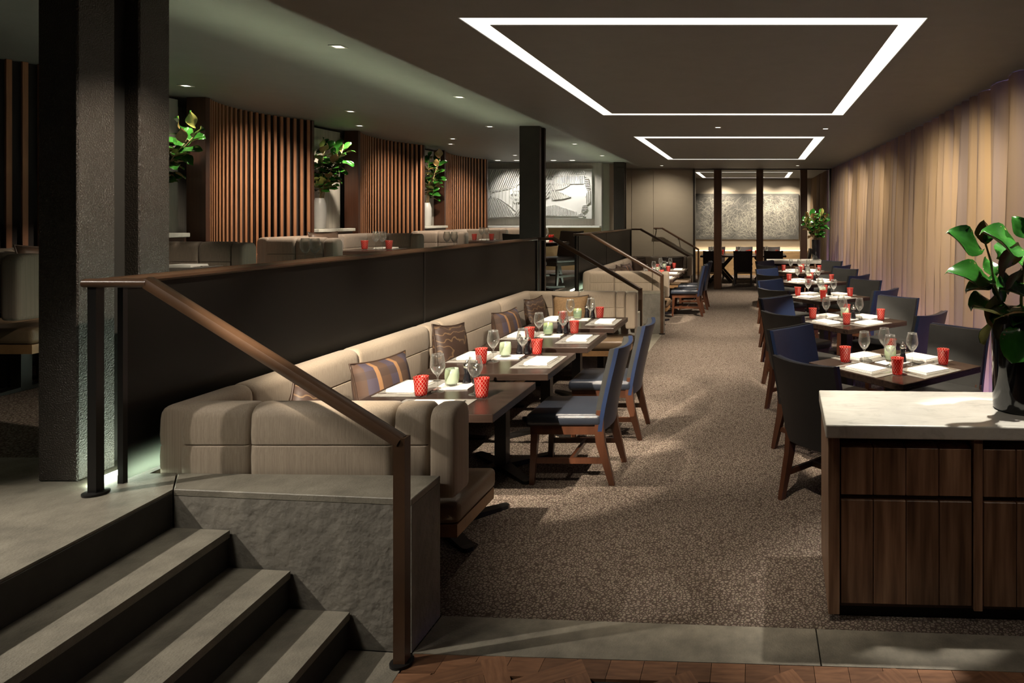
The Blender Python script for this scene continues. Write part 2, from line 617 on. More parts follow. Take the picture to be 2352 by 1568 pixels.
# ------------------------------------------------------------------ room shell
struct(MB().prism([(-2.72, 3.16), (-1.40, 3.05), (1.16, 2.90), (2.75, 2.80), (2.75, 21.1), (-2.72, 21.1)], -0.1, 0.0).build('floor', 'carpet'),
       'brown flecked carpet of the lower dining floor', 'carpet')
struct(MB().prism([(-6.6, 3.27), (-2.80, 3.27), (-2.72, 3.27), (-2.72, 8.35), (-2.46, 8.35), (-2.46, 10.42), (-2.72, 10.42), (-2.72, 15.3),
                   (-2.46, 15.3), (-2.46, 16.69), (-6.6, 16.69)], 0.0, UP).build('floor_upper', 'carpet'),
       'brown carpet of the raised dining level', 'carpet')
struct(MB().prism([(-6.6, -2.0), (-2.03, -2.0), (-2.46, 2.885), (-2.60, 3.068), (-2.72, 3.068), (-2.72, 3.27), (-6.6, 3.27)], 0.0, UP).build('floor_landing', 'stone'),
       'grey green stone landing at the top of the near stairs', 'floor')
struct(MB().prism([(-1.75, -2.0), (2.75, -2.0), (2.75, 2.9), (-1.75, 2.9)], -0.1, -0.012).build('floor_parquet', 'joint_and_shade'),
       'herringbone wood parquet in the near corner', 'floor')
# parquet blocks (herringbone)
par = bpy.data.objects['floor_parquet']
def line_y(x):      # front edge of the stone threshold
    return 2.785 - 0.0469 * (x + 1.40)
bl, bw = 0.27, 0.09
blk = MB().box(-bl / 2 + .0008, bl / 2 - .0008, -bw / 2 + .0008, bw / 2 - .0008, -0.012, 0.0).build('block', 'parquet', par)
bme = blk.data
first = True
cnt = 0
ang0 = R(28)
ca, sa = math.cos(ang0), math.sin(ang0)
for i in range(-40, 40):
    for j in range(-40, 40):
        for k in (0, 1):
            # herringbone lattice
            bx_ = i * bw + j * bl
            by_ = i * bw - j * 0
            if k == 0:
                lx, ly, a = i * bw + j * 2 * bl, i * bw, 0
                lx += bl / 2
                ly += bw / 2
            else:
                lx, ly, a = i * bw + j * 2 * bl + bl, i * bw + bw - bl, 90
                lx += bw / 2
                ly += bl / 2
            x = lx * ca - ly * sa - 0.2
            y = lx * sa + ly * ca + 2.2
            if -1.25 < x < 1.6 and 2.02 < y < line_y(x) - 0.10 and cnt < 290:
                mw = Matrix.Translation((x, y, 0)) @ Matrix.Rotation(ang0 + R(a), 4, 'Z')
                if first:
                    blk.matrix_local = mw
                    first = False
                else:
                    link('block', bme, par, mw)
                cnt += 1
# cut border blocks beside the threshold and the stairs
for k in range(22):
    x0 = -1.385 + k * 0.135
    x1 = x0 + 0.133
    MB().prism([(x0, line_y(x0) - .115), (x1, line_y(x1) - .115), (x1, line_y(x1) - .002), (x0, line_y(x0) - .002)], -0.012, -0.0002).build('block', 'parquet', par)
for k in range(6):
    y0 = 2.665 - (k + 1) * 0.13
    MB().prism([(-1.392, y0), (-1.262, y0), (-1.262, y0 + .128), (-1.392, y0 + .128)], -0.012, -0.0002).build('block', 'parquet', par)
struct(MB().prism([(-1.75, -2.0), (2.75, -2.0), (2.75, 2.02), (-1.75, 2.02)], -0.011, -0.002).build('floor_entry', 'parquet'),
       'wood floor behind the photographer', 'floor')
# stone threshold slabs
thr = thing('stone_threshold', 'long grey green stone threshold between parquet and carpet', 'threshold', (0, 0, 0))
def band_y(x):
    return 3.05 - 0.0588 * (x + 1.40)
for a, b_ in ((-1.395, 0.262), (0.268, 2.7)):
    MB().prism([(a, line_y(a)), (b_, line_y(b_)), (b_, band_y(b_) - .003), (a, band_y(a) - .003)], -0.1, 0.001).build('slab', 'stone', thr)

# ceiling with light slots
FR = [((-1.76, 1.03, 4.05, 7.95), (-1.63, 0.885, 4.21, 7.80)),
      ((-1.785, 1.04, 10.05, 14.10), (-1.66, 0.89, 10.28, 13.93)),
      ((-1.57, 1.02, 18.0, 20.7), (-1.46, 0.90, 18.15, 20.55))]
xs = sorted({-6.6, 2.75} | {v for o, i in FR for v in (o[0], o[1], i[0], i[1])})
ys = sorted({-2.0, 21.1} | {v for o, i in FR for v in (o[2], o[3], i[2], i[3])})
cb = MB()
def in_ring(x, y):
    for o, i in FR:
        if o[0] < x < o[1] and o[2] < y < o[3] and not (i[0] < x < i[1] and i[2] < y < i[3]):
            return True
    return False
DEP = 0.07
for xa, xb in zip(xs, xs[1:]):
    for ya, yb in zip(ys, ys[1:]):
        if not in_ring((xa + xb) / 2, (ya + yb) / 2):
            cb.poly([(xa, ya, CEIL), (xa, yb, CEIL), (xb, yb, CEIL), (xb, ya, CEIL)])
for o, i in FR:
    for x0, x1, y0, y1 in (o, i):
        for p, q in (((x0, y0), (x1, y0)), ((x1, y0), (x1, y1)), ((x1, y1), (x0, y1)), ((x0, y1), (x0, y0))):
            cb.poly([(*p, CEIL), (*q, CEIL), (*q, CEIL + DEP), (*p, CEIL + DEP)])
cb.poly([(-6.6, -2, CEIL + DEP + .01), (2.75, -2, CEIL + DEP + .01), (2.75, 21.1, CEIL + DEP + .01), (-6.6, 21.1, CEIL + DEP + .01)])
struct(cb.build('ceiling', 'ceiling_paint'), 'dark grey painted ceiling with recessed rectangular light slots', 'ceiling')
FL = ['large glowing rectangular light slot nearest in the ceiling', 'smaller glowing rectangular light slot farther along the dining room ceiling',
      'glowing ceiling light slot inside the far private room']
FRAMES = []
for (o, i), lb in zip(FR, FL):
    t = thing('ceiling_light_frame', lb, 'ceiling light', ((o[0] + o[1]) / 2, (o[2] + o[3]) / 2, CEIL + .05), 0, 'rectangular ceiling light slots')
    cx, cy, z = t.location
    for x0, x1, y0, y1 in ((o[0], o[1], o[2], i[2]), (o[0], o[1], i[3], o[3]), (o[0], i[0], i[2], i[3]), (i[1], o[1], i[2], i[3])):
        MB().box(x0 - cx + .001, x1 - cx - .001, y0 - cy + .001, y1 - cy - .001, -0.045, 0.015).build('light_panel', 'slot_light', t)
    FRAMES.append(t)

# walls
struct(MB().box(-6.7, -6.15, -2, 14.8, 0, 3.05).build('wall_left', 'wall_fabric'), 'grey fabric covered wall behind the wooden slat screens', 'wall')
struct(MB().box(2.66, 2.78, -2, 21.1, 0, 3.05).build('wall_right', 'wall_plaster'), 'plain wall hidden behind the long curtain', 'wall')
struct(MB().box(-6.7, 2.78, -2.2, -2.02, -.1, 3.05).build('wall_rear', 'wall_dark'), 'dark wall behind the photographer', 'wall')
struct(MB().box(-6.6, -3.33, 14.87, 15.05, UP, 3.05).build('wall_art', 'wall_grey'), 'pale wall behind the ribbed relief artwork', 'wall')
wb = struct(MB().box(-3.6, -1.47, 16.74, 16.86, 0, 3.05).build('wall_back', 'wall_plaster'), 'beige panelled wall left of the private room opening', 'wall')
for a, b_ in ((-3.55, -3.02), (-3.01, -2.485), (-2.475, -1.50)):
    MB().box(a, b_, 16.715, 16.74, 0.63, 2.93, .004).build('panel', 'wall_plaster', wb)
struct(MB().box(-3.34, -3.2, 15.06, 16.73, UP, 3.05).build('wall_return', 'wall_plaster'), 'short beige return wall beside the relief artwork', 'wall')
wf = struct(MB().box(-2.8, 2.6, 21.0, 21.1, 0, 3.05).build('wall_far', 'wall_plaster'), 'cream back wall of the private dining room', 'wall')
struct(MB().box(-2.9, -2.75, 16.87, 21.1, 0, 3.05).build('wall_private', 'wall_plaster'), 'left wall of the private dining room', 'wall')
tw = MB().box(-2.74, 1.72, 20.9, 20.99, 0.0, 0.74, .004).build('trim_1', 'wood_oak')
struct(tw, 'low oak wainscot along the private room back wall', 'wainscot')
for x in (-1.35, 0.1, 1.1):
    MB().box(x - .55, x + .55, 20.885, 20.9, 0.10, 0.70, .003).build('panel', 'wood_oak', tw)
struct(MB().box(-1.50, -1.455, 16.66, 16.87, 0, 2.96).build('trim_2', 'column_dark'), 'dark jamb at the left of the private room opening', 'trim')
struct(MB().box(1.83, 1.88, 16.66, 16.87, 0, 2.96).build('trim_3', 'column_dark'), 'dark jamb at the curtain side of the private room opening', 'trim')
struct(MB().box(-1.455, 1.83, 16.75, 16.80, 2.935, 2.96).build('trim_4', 'column_dark'), 'dark door track across the private room opening', 'trim')

# stone stairs, near and far
def stairs(label, y0, y1, skew):
    t = thing('stone_staircase', label, 'stairs', (-1.40, y1, 0))
    L = y1 - y0
    sx = skew * L
    xsn = [-2.46, -2.205, -1.935, -1.675, -1.40]
    for k in range(4):
        a, b_ = xsn[k] + 1.40, xsn[k + 1] + 1.40
        z = UP * (3 - k) / 4 if k < 3 else 0.001
        dy0, dy1 = -0.09 * a * (skew > 0), -0.09 * b_ * (skew > 0)
        mbx = MB().prism([(a, dy0), (a + sx, -L + dy0), (b_ + sx - .001, -L + dy1), (b_ - .001, dy1)], -0.1 if k == 3 else 0.0, z)
        if k < 3:
            # a lip at the nosing
            mbx.prism([(b_ - .03, dy1 - .001), (b_ + sx - .03, -L), (b_ + sx + .012, -L), (b_ + .012, dy1 - .001)], z - .03, z + .0005)
        st_ = mbx.build('step', 'stone', t)
        # riser face above this step, its shade put into the dark colour
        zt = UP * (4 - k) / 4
        MB().prism([(a + .0005, dy0 - .002), (a + sx + .0005, -L + dy0), (a + sx + .006, -L + dy0), (a + .006, dy0 - .002)], max(z, 0) + .001, zt - .0305 if k else zt - .012).build('riser', 'stone_riser_shaded', st_)
    return t
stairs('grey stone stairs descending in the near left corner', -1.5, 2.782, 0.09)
stairs('narrow stone stairs between the two banquettes by the middle column', 8.36, 10.41, 0)
stairs('farthest stone stairs beside the beige back wall', 15.31, 16.65, 0)
def plinth(label, pts):
    cx = sum(p[0] for p in pts) / len(pts)
    cy = sum(p[1] for p in pts) / len(pts)
    t = thing('stone_plinth', label, 'plinth', (cx, cy, 0), 0, 'stone plinths ending the banquettes')
    q = [(x - cx, y - cy) for x, y in pts]
    MB().prism(q, 0.001, UP - .028).build('body', 'stone_rough', t)
    MB().prism([(x * 1.002, y * 1.004) for x, y in q], UP - .0275, UP + .001, .003).build('cap', 'stone', t)
plinth('rough grey stone plinth beside the near stairs', [(-2.455, 2.887), (-1.40, 2.787), (-1.40, 3.040), (-2.59, 3.068)])
plinth('stone plinth behind the far end of the near banquette', [(-2.715, 7.97), (-1.40, 7.97), (-1.40, 8.35), (-2.715, 8.35)])
plinth('green grey stone plinth in front of the far banquette', [(-2.715, 10.43), (-1.40, 10.43), (-1.40, 10.66), (-2.715, 10.66)])
plinth('stone plinth at the end of the far banquette', [(-2.715, 14.98), (-1.40, 14.98), (-1.40, 15.29), (-2.715, 15.29)])

# ------------------------------------------------------------------ guard rails, handrails
RZ = 1.505
def guard(label, ya, yb, seams, near=None, far=None):
    x = -2.74
    t = thing('guard_rail', label, 'railing', (x, ya, UP), 0, 'black guard rails along the raised level')
    def L(p):
        return (p[0] - x, p[1] - ya, p[2] - UP)
    mb = MB().bar(L((x, ya - .02, RZ)), L((x, yb + .02, RZ)), .075, .036, rnd_=.7)
    mb.build('top_rail', 'wood_rail', t, smooth=True)
    ys_ = [ya + .10] + seams + [yb]
    for a, b_ in zip(ys_, ys_[1:]):
        MB().box(-.008, .008, a - ya + .003, b_ - ya - .003, 0.012, RZ - UP - .018).build('panel', 'black_glass', t)
    for a in ys_:
        MB().box(-.012, .012, a - ya - .011, a - ya + .011, 0.0, RZ - UP - .016).build('post', 'metal_dark', t)
    for end in (near, far):
        if not end:
            continue
        yt, ybm = end       # y of the flat piece and of the lower post
        P = [(x - .035, yt, RZ), (-2.51, yt, RZ), (-1.405, ybm, .885)]
        h = MB().bar(L(P[0]), L(P[1]), .062, .036, rnd_=.7).bar(L((-2.525, yt, RZ + .004)), L(P[2]), .055, .05, rnd_=.7)
        h.build('handrail', 'wood_rail', t, smooth=True)
        lp = MB().bar(L((-1.405, ybm, .905)), L((-1.405, ybm, 0.012)), .046, .046).build('lower_post', 'wood_rail', t)
        MB().lathe([(.045, 0.002), (.045, .012), (.02, .014)], 16, L((-1.405, ybm, 0))[:2]).build('post_base', 'metal_dark', lp, smooth=True).location = (0, 0, -UP)
        up_ = MB().box(-.018, .018, yt - ya - .018, yt - ya + .018, 0.0, RZ - UP - .016).build('post', 'metal_dark', t)
        MB().lathe([(.045, 0.001), (.045, .010), (.02, .012)], 16, (0, yt - ya)).build('post_base', 'metal_dark', up_, smooth=True)
    return t
guard('long black panelled guard rail with wooden handrail above the near banquette', 2.86, 8.55, [5.65], near=(2.84, 2.72), far=(8.56, 8.40))
guard('farther black guard rail with wooden handrail above the far banquette', 10.50, 15.0, [12.6], near=(10.48, 10.37), far=(15.1, 15.1))
# wall handrail of the last stairs
t = thing('wall_handrail', 'dark handrail fixed along the beige back wall', 'handrail', (-2.45, 16.55, RZ))
MB().bar((0, 0, 0), (.22, 0, 0), .045, .04, rnd_=.6).bar((.21, 0, .002), (1.1, 0, -.52), .045, .045, rnd_=.6).bar((1.09, 0, -.50), (1.09, 0, -RZ + .002), .04, .04).build('rail', 'wood_rail', t)
for x in (.05, .6):
    MB().bar((x, .01, -.03 - max(0, x - .2) * .58), (x, .16, -.03 - max(0, x - .2) * .58), .02, .02).build('bracket', 'metal_dark', t)
# led strips behind the guard rails
for a, b_, lb in ((2.93, 8.7, 'green white light strip along the floor behind the near guard rail'), (10.6, 14.6, 'green white light strip along the floor behind the farther guard rail')):
    st = tag(MB().box(-.011, .011, 0, b_ - a, 0.0, .014).build('light_strip', 'led_green'), lb, 'light strip', 'light strips behind the guard rails')
    st.location = (-2.85, a, UP + .002)
    ld = bpy.data.lights.new('lamp', 'AREA')        # the strip's lensed upward beam
    ld.shape = 'RECTANGLE'
    ld.size = .022
    gap = .62 if a < 5 else 0.0             # the beam starts past the column
    ld.size_y = b_ - a - gap
    ld.spread = R(26)
    ld.energy = 1.05 * (b_ - a)
    ld.color = (0.86, 1.0, 0.66)
    lo = bpy.data.objects.new('lamp', ld)
    COL.objects.link(lo)
    lo.parent = st
    lo.location = (0, (b_ - a + gap) / 2, .017)
    lo.rotation_euler = (R(180), R(-5), 0)

# ------------------------------------------------------------------ columns, posts
def h_column(label, x0, x1, ys_, mt, zb, inset=.05):
    t = thing('column', label, 'column', ((x0 + x1) / 2, ys_[0], zb))
    hw = (x1 - x0) / 2
    d = [y - ys_[0] for y in ys_]
    MB().box(-hw, hw, d[0], d[1], 0, CEIL - zb, .006, 1).build('flange', mt, t)
    MB().box(-hw + inset, hw - inset, d[1], d[2], 0, CEIL - zb).build('web', 'joint_and_shade', t)  # web coloured black to stand in for the shade of the recess
    MB().box(-hw, hw, d[2], d[3], 0, CEIL - zb, .006, 1).build('flange', mt, t)
h_column('massive dark bronze textured column beside the near stairs', -3.12, -2.945, (2.97, 3.146, 3.268, 3.44), 'bronze_column', UP + .001, .07)
h_column('dark column rising behind the near banquette in the middle', -3.05, -2.785, (8.85, 8.92, 9.06, 9.12), 'column_dark', UP + .001)
h_column('dark column at the far end beside the relief artwork', -3.03, -2.80, (14.68, 14.75, 14.85, 14.92), 'column_dark', UP + .001)
for (xa, xb), lb in zip(((-1.0, -.815), (.045, .215), (1.13, 1.30)), ('leftmost', 'middle', 'rightmost')):
    tag(MB().box(-(xb - xa) / 2, (xb - xa) / 2, -.11, .11, 0.001, CEIL - .002, .006).build('wooden_post', 'wood_post'),
        lb + ' brown wooden post in the private room opening', 'post', 'wooden posts of the private room').location = ((xa + xb) / 2, 16.9, 0)

# ------------------------------------------------------------------ slat screens
def arc_pts(y0, y1, x_end, sag, n):
    c = y1 - y0
    r = (c * c / 4 + sag * sag) / (2 * sag)
    yc = (y0 + y1) / 2
    xc = x_end - sag + r
    a = math.asin(c / 2 / r)
    out = []
    for k in range(n):
        th = -a + 2 * a * k / (n - 1)
        out.append((xc - r * math.cos(th), yc + r * math.sin(th), th))
    return out
def slat_screen(label, y0, y1, x_end, n, board=True):
    t = thing('slat_screen', label, 'slat wall', (x_end, y0, UP), 0, 'curved wooden slat screens')
    pts = arc_pts(y0, y1, x_end, .20, n)
    mb = MB().box(-.020, 0, -.0165, .0165, 0.001, CEIL - UP - .002)
    me = None
    for (px, py, th) in pts:
        mw = Matrix.Translation((px - x_end, py - y0, 0)) @ Matrix.Rotation(th * -1 if False else th * -1, 4, 'Z')
        if me is None:
            o = mb.build('slat', 'wood_slat', t)
            me = o.data
            o.matrix_local = mw
        else:
            link('slat', me, t, mw)
    bk = MB()
    pp = arc_pts(y0, y1, x_end - .055, .20, 14)
    q = [(a - x_end, b_ - y0) for a, b_, _ in pp]
    bk.prism(q + [(a - .05, b_) for a, b_ in q[::-1]], .001, CEIL - UP - .002)
    bk.build('back_panel', 'slat_backing', t)
    if board:
        MB().box(-.17, .02, -.085, -.03, .001, CEIL - UP - .002, .003).build('end_board', 'wood_board', t)
        MB().box(-.17, .02, y1 - y0 + .03, y1 - y0 + .075, .001, CEIL - UP - .002, .003).build('end_board', 'wood_board', t)
    return t
slat_screen('wooden slat screen at the left edge beyond the near column', 3.75, 5.45, -5.44, 20)
slat_screen('largest wooden slat screen with warm lit slats right of the near column', 6.80, 8.30, -5.42, 21)
slat_screen('middle wooden slat screen between two niches with vases', 9.42, 11.15, -5.44, 22)
slat_screen('farthest wooden slat screen next to the relief artwork', 12.15, 13.95, -5.50, 22)
for ya_, yb_, lb in ((5.56, 6.70, 'grey fabric wall of the niche behind the near column'), (8.40, 9.32, 'grey fabric wall of the niche with the first vase'), (11.25, 12.05, 'grey fabric wall of the niche before the farthest slat screen')):
    struct(MB().box(-5.72, -5.66, ya_, yb_, UP, CEIL - .03).build('wall_niche', 'wall_fabric'), lb, 'wall')
# niche consoles, vases stand on them
for y, lb in ((6.15, 'marble topped niche console behind the near column'), (8.86, 'marble topped niche console between the first two slat screens'), (11.645, 'marble topped niche console before the farthest slat screen')):
    t = thing('niche_console', lb, 'console', (-5.53, y, UP), 0, 'niche consoles')
    MB().box(-.125, .125, -.39, .39, 0.96, 1.0, .004).build('top', 'marble', t)
    MB().box(-.12, .09, -.38, .38, 0.001, 0.959).build('body', 'wood_board', t)

# ------------------------------------------------------------------ banquettes
def back_profile(t, z0, z1, rt, groove):
    """closed outline (n, z): n = 0 back face .. t front face"""
    pts = []
    rb = .025
    def arc(cx, cz, r, a0, a1, k=4):
        for i in range(k + 1):
            a = R(a0 + (a1 - a0) * i / k)
            pts.append((cx + r * math.cos(a), cz + r * math.sin(a)))
    arc(rb, z0 + rb, rb, 180, 270)
    arc(t - rb, z0 + rb, rb, 270, 360)
    if groove:
        pts.extend([(t + .004, groove - .05), (t, groove - .006), (t - .008, groove), (t, groove + .006), (t + .004, groove + .05)])
    arc(t - rt, z1 - rt, rt, 0, 90)
    arc(rt, z1 - rt, rt, 90, 180)
    if groove:
        pts.extend([(-.004, groove + .05), (0, groove + .006), (.008, groove), (0, groove - .006), (-.004, groove - .05)])
    return pts

def back_piece(parent, p, q, nrm, t, z0, z1, groove=None, mt='bench_fabric'):
    """upholstered back cushion along p->q (2D, the back line), front towards nrm"""
    p, q, nrm = Vector(p), Vector(q), Vector(nrm)
    d = (q - p)
    L = d.length
    d.normalize()
    prof = back_profile(t, z0, z1, min(.055, t * .42), groove)
    cn, cz = t / 2, (z0 + z1) / 2
    rings = []
    for s, k in ((0.002, .024), (.007, .009), (.018, .0015), (.04, 0), (L - .04, 0), (L - .018, .0015), (L - .007, .009), (L - .002, .024)):
        fx = 1 - k / (t / 2)
        fz = 1 - k / ((z1 - z0) / 2)
        rings.append([(*(p + d * s + nrm * (cn + (n_ - cn) * fx)), cz + (z - cz) * fz) for n_, z in prof])
    return MB().rings(rings).build('back_cushion', mt, parent, smooth=True)

def rounded(parent, name, mt, x0, x1, y0, y1, z0, z1, r, seg=3):
    return MB().box(x0, x1, y0, y1, z0, z1, r, seg).build(name, mt, parent, smooth='all' if False else True)

def foot_bar(mb, c, ang, L, w0, w1, h0, h1):
    d = Vector((math.cos(ang), math.sin(ang), 0))
    s = Vector((-d.y, d.x, 0))
    prof = [(0, w0, h0), (L - .05, w1, h1), (L - .015, w1 * .9, h1), (L, w1 * .5, h1)]
    rings = []
    for u, wd, h in prof:
        c_ = Vector(c) + d * u
        rings.append([c_ + s * wd / 2, c_ - s * wd / 2, c_ - s * wd / 2 + Vector((0, 0, h)), c_ + s * wd / 2 + Vector((0, 0, h))])
    mb.rings(rings)

def banquette(label, xb, xe, y0, y1, z, seams, near_seams, far_seams, zback=.93, far=True, near=True, fab='bench_fabric'):
    """U-shaped bench: xb = back plane of the long side, xe = open end of the arms, y0/y1 = outer faces"""
    t = thing('banquette', label, 'bench', (xb, y0, z), 0, 'upholstered U shaped banquettes')
    T = .145
    LX, LY = xe - xb, y1 - y0
    zb0, zs = .555, .45
    g = zback - .18
    ys_ = [0.0] + [s - y0 for s in seams] + [LY]
    for a, b_ in zip(ys_, ys_[1:]):
        back_piece(t, (0, a), (0, b_), (1, 0), T, zb0, zback, g, fab)
    arms = []
    if near:
        arms.append((0.0, 1, near_seams))
    if far:
        arms.append((LY, -1, far_seams))
    for yy, sg, sm in arms:
        xs_ = [T - .05] + [s - xb for s in sm] + [LX - .125]
        for a, b_ in zip(xs_, xs_[1:]):
            back_piece(t, (a, yy), (b_, yy), (0, sg), T - .01, zb0, zback, g, fab)
        back_piece(t, (LX - .12, yy - sg * .012), (LX, yy - sg * .012), (0, sg), T + .03, zb0 - .045, zback - .008, None, fab)
    # seats
    ya = .10 if near else 0
    yb = LY - .10 if far else LY
    ae = LX - .03
    D = .52
    y_in0 = (.57 if near else 0)
    y_in1 = LY - (.57 if far else 0)
    nseg = max(1, round((y_in1 - y_in0) / 1.0))
    for k in range(nseg):
        a = y_in0 + (y_in1 - y_in0) * k / nseg
        b_ = y_in0 + (y_in1 - y_in0) * (k + 1) / nseg
        rounded(t, 'seat_cushion', 'tan_leather', .09, .09 + D, a + .001, b_ - .001, .345, zs, .03)
    MB().box(.10, .08 + D, y_in0 + .001, y_in1 - .001, .285, .344).build('seat_trim', 'wood_trim', t)
    for on, a, b_ in ((near, ya, .57), (far, LY - .57, yb)):
        if not on:
            continue
        xm = LX - .42
        rounded(t, 'seat_cushion', 'tan_leather', .09, xm - .001, a, b_ - .001, .345, zs, .03)
        rounded(t, 'seat_cushion', 'tan_leather', xm, ae, a, b_ - .001, .345, zs, .03)
        MB().box(.10, ae - .012, a + .01, b_ - .012, .285, .344).build('seat_trim', 'wood_trim', t)
        for x in (.4, LX - .35):
            yc = (a + b_) / 2
            mb = MB().box(x - .035, x + .035, yc - .035, yc + .035, .012, .284)
            foot_bar(mb, (x, yc, .001), R(90), .22, .07, .06, .03, .018)
            foot_bar(mb, (x, yc, .001), R(-90), .22, .07, .06, .03, .018)
            mb.build('leg', 'metal_dark', t)
        for x in (.5, LX - .3):
            yy = a - .0 if a < LY / 2 else b_ - .04
            MB().box(x - .03, x + .03, yy + .005, yy + .03, .40, .62).build('back_support', 'metal_dark', t)
    for k in range(nseg + 1):
        yy = min(max(y_in0 + (y_in1 - y_in0) * k / nseg, y_in0 + .1), y_in1 - .1)
        mb = MB().box(.28, .35, yy - .035, yy + .035, .012, .284)
        foot_bar(mb, (.315, yy, .001), 0, .22, .07, .06, .03, .018)
        foot_bar(mb, (.315, yy, .001), math.pi, .22, .07, .06, .03, .018)
        mb.build('leg', 'metal_dark', t)
        MB().box(.095, .12, yy - .03, yy + .03, .40, .62).build('back_support', 'metal_dark', t)
    return t
banquette('long beige striped U shaped banquette beside the near stairs', -2.69, -1.345, 3.075, 7.88, 0,
          [3.48, 4.40, 5.35, 5.57, 6.86], [-2.28, -1.63], [-2.0, -1.58])
banquette('farther beige U shaped banquette beyond the middle stairs', -2.69, -1.345, 10.68, 14.92, 0,
          [11.7, 12.5, 13.3, 14.1], [-2.2, -1.60], [-1.9, -1.55])
BO = [('raised tan booth behind the near column at the left edge', 4.20, 6.2), ('raised tan booth in front of the largest slat screen', 7.35, 9.35),
      ('raised tan booth in front of the middle slat screen', 10.65, 12.55), ('raised tan booth nearest the relief artwork', 13.5, 14.8)]
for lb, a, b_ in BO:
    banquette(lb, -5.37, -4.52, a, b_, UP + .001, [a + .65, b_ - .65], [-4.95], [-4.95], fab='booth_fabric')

# ------------------------------------------------------------------ cushions
def cushion_mesh(name, mt, wd, hg, th, corner=.5, parent=None, pip='piping'):
    N = 10
    mb = MB()
    def pos(i, j, side):
        u, v = -1 + 2 * i / N, -1 + 2 * j / N
        e = (1 - abs(u) ** 2.4) * (1 - abs(v) ** 2.4)
        pinch = 1 - .10 * (1 - abs(v) ** 2) * abs(u) ** 3
        pinch2 = 1 - .10 * (1 - abs(u) ** 2) * abs(v) ** 3
        return (u * wd / 2 * pinch, side * (th / 2) * max(e, 0) ** .45, v * hg / 2 * pinch2)
    for side in (-1, 1):
        g = [[mb.bm.verts.new(pos(i, j, side)) for j in range(N + 1)] for i in range(N + 1)]
        for i in range(N):
            for j in range(N):
                q = [g[i][j], g[i + 1][j], g[i + 1][j + 1], g[i][j + 1]]
                mb._q(q if side < 0 else q[::-1])
    bmesh.ops.remove_doubles(mb.bm, verts=mb.bm.verts[:], dist=1e-5)
    o = mb.build(name, mt, parent, smooth='all')
    edge = [pos(i, 0, 0) for i in range(N)] + [pos(N, j, 0) for j in range(N)] + [pos(i, N, 0) for i in range(N, 0, -1)] + [pos(0, j, 0) for j in range(N, -1, -1)]
    MB().tube(edge, .006, 5).build('piping', pip, o, smooth='all')
    return o
def cushion(label, mt, loc, rz, tilt, wd=.46, hg=.46, th=.15, pip='piping', roll=0):
    t = thing('cushion', label, 'cushion', loc, 0, 'scatter cushions on the banquettes')
    t.rotation_mode = 'XYZ'
    t.matrix_local = Matrix.Translation(loc) @ Matrix.Rotation(rz, 4, 'Z') @ Matrix.Rotation(tilt, 4, 'X') @ Matrix.Rotation(roll, 4, 'Y') @ Matrix.Translation((0, 0, hg / 2))
    cushion_mesh('cover', mt, wd, hg, th, parent=t, pip=pip)
    return t
# rz = 90 deg: the cushion's face looks along +X into the room
cushion('brown swirl cushion in the near corner of the banquette', 'swirl', (-2.35, 3.56, .515), R(84), R(-12), .38, .38, .14, roll=R(32))
cushion('small beige cushion beside the brown one in the near corner', 'pillow_beige', (-2.20, 3.335, .48), R(170), R(-10), .34, .36, .11, roll=R(20))
cushion('plaid blue and orange cushion behind the nearest bench table', 'plaid', (-2.33, 4.34, .462), R(74), R(-10), .44, .43, .20)
cushion('brown swirl cushion standing askew behind the second bench table', 'swirl', (-2.36, 5.36, .475), R(82), R(-10), .42, .47, .15, roll=R(7))
cushion('plaid cushion behind the third bench table', 'plaid', (-2.36, 6.62, .462), R(80), R(-10), .44, .42, .18)
cushion('dark swirl cushion in the far corner of the near banquette', 'swirl', (-2.36, 7.50, .462), R(82), R(-10), .42, .44, .15)
cushion('golden brown cushion leaning on the far arm of near banquette', 'pillow_gold', (-2.05, 7.56, .462), R(6), R(-10), .40, .45, .15)
cushion('nearest small brown cushion on the farther banquette', 'pillow_brown', (-2.36, 11.9, .462), R(80), R(-12), .44, .44, .15)
cushion('second small brown cushion on the farther banquette', 'pillow_brown', (-2.36, 12.35, .462), R(80), R(-12), .44, .44, .15, roll=R(10))
cushion('plaid cushion on the farther banquette', 'plaid', (-2.36, 12.95, .462), R(78), R(-12), .46, .44, .15)
cushion('dark cushion in the far corner of the farther banquette', 'pillow_brown', (-2.36, 14.3, .462), R(60), R(-12), .46, .46, .15)
cushion('lone brown cushion on the far arm of the farther banquette', 'pillow_brown', (-1.75, 14.60, .462), R(4), R(-10), .46, .46, .14)
cushion('brown cushion on the raised booth behind the near column', 'pillow_brown', (-5.05, 4.98, UP + .463), R(82), R(-10), .46, .50, .14)
cushion('brown cushion on the raised booth before the largest slat screen', 'pillow_brown', (-5.05, 8.12, UP + .463), R(82), R(-10), .46, .52, .14)

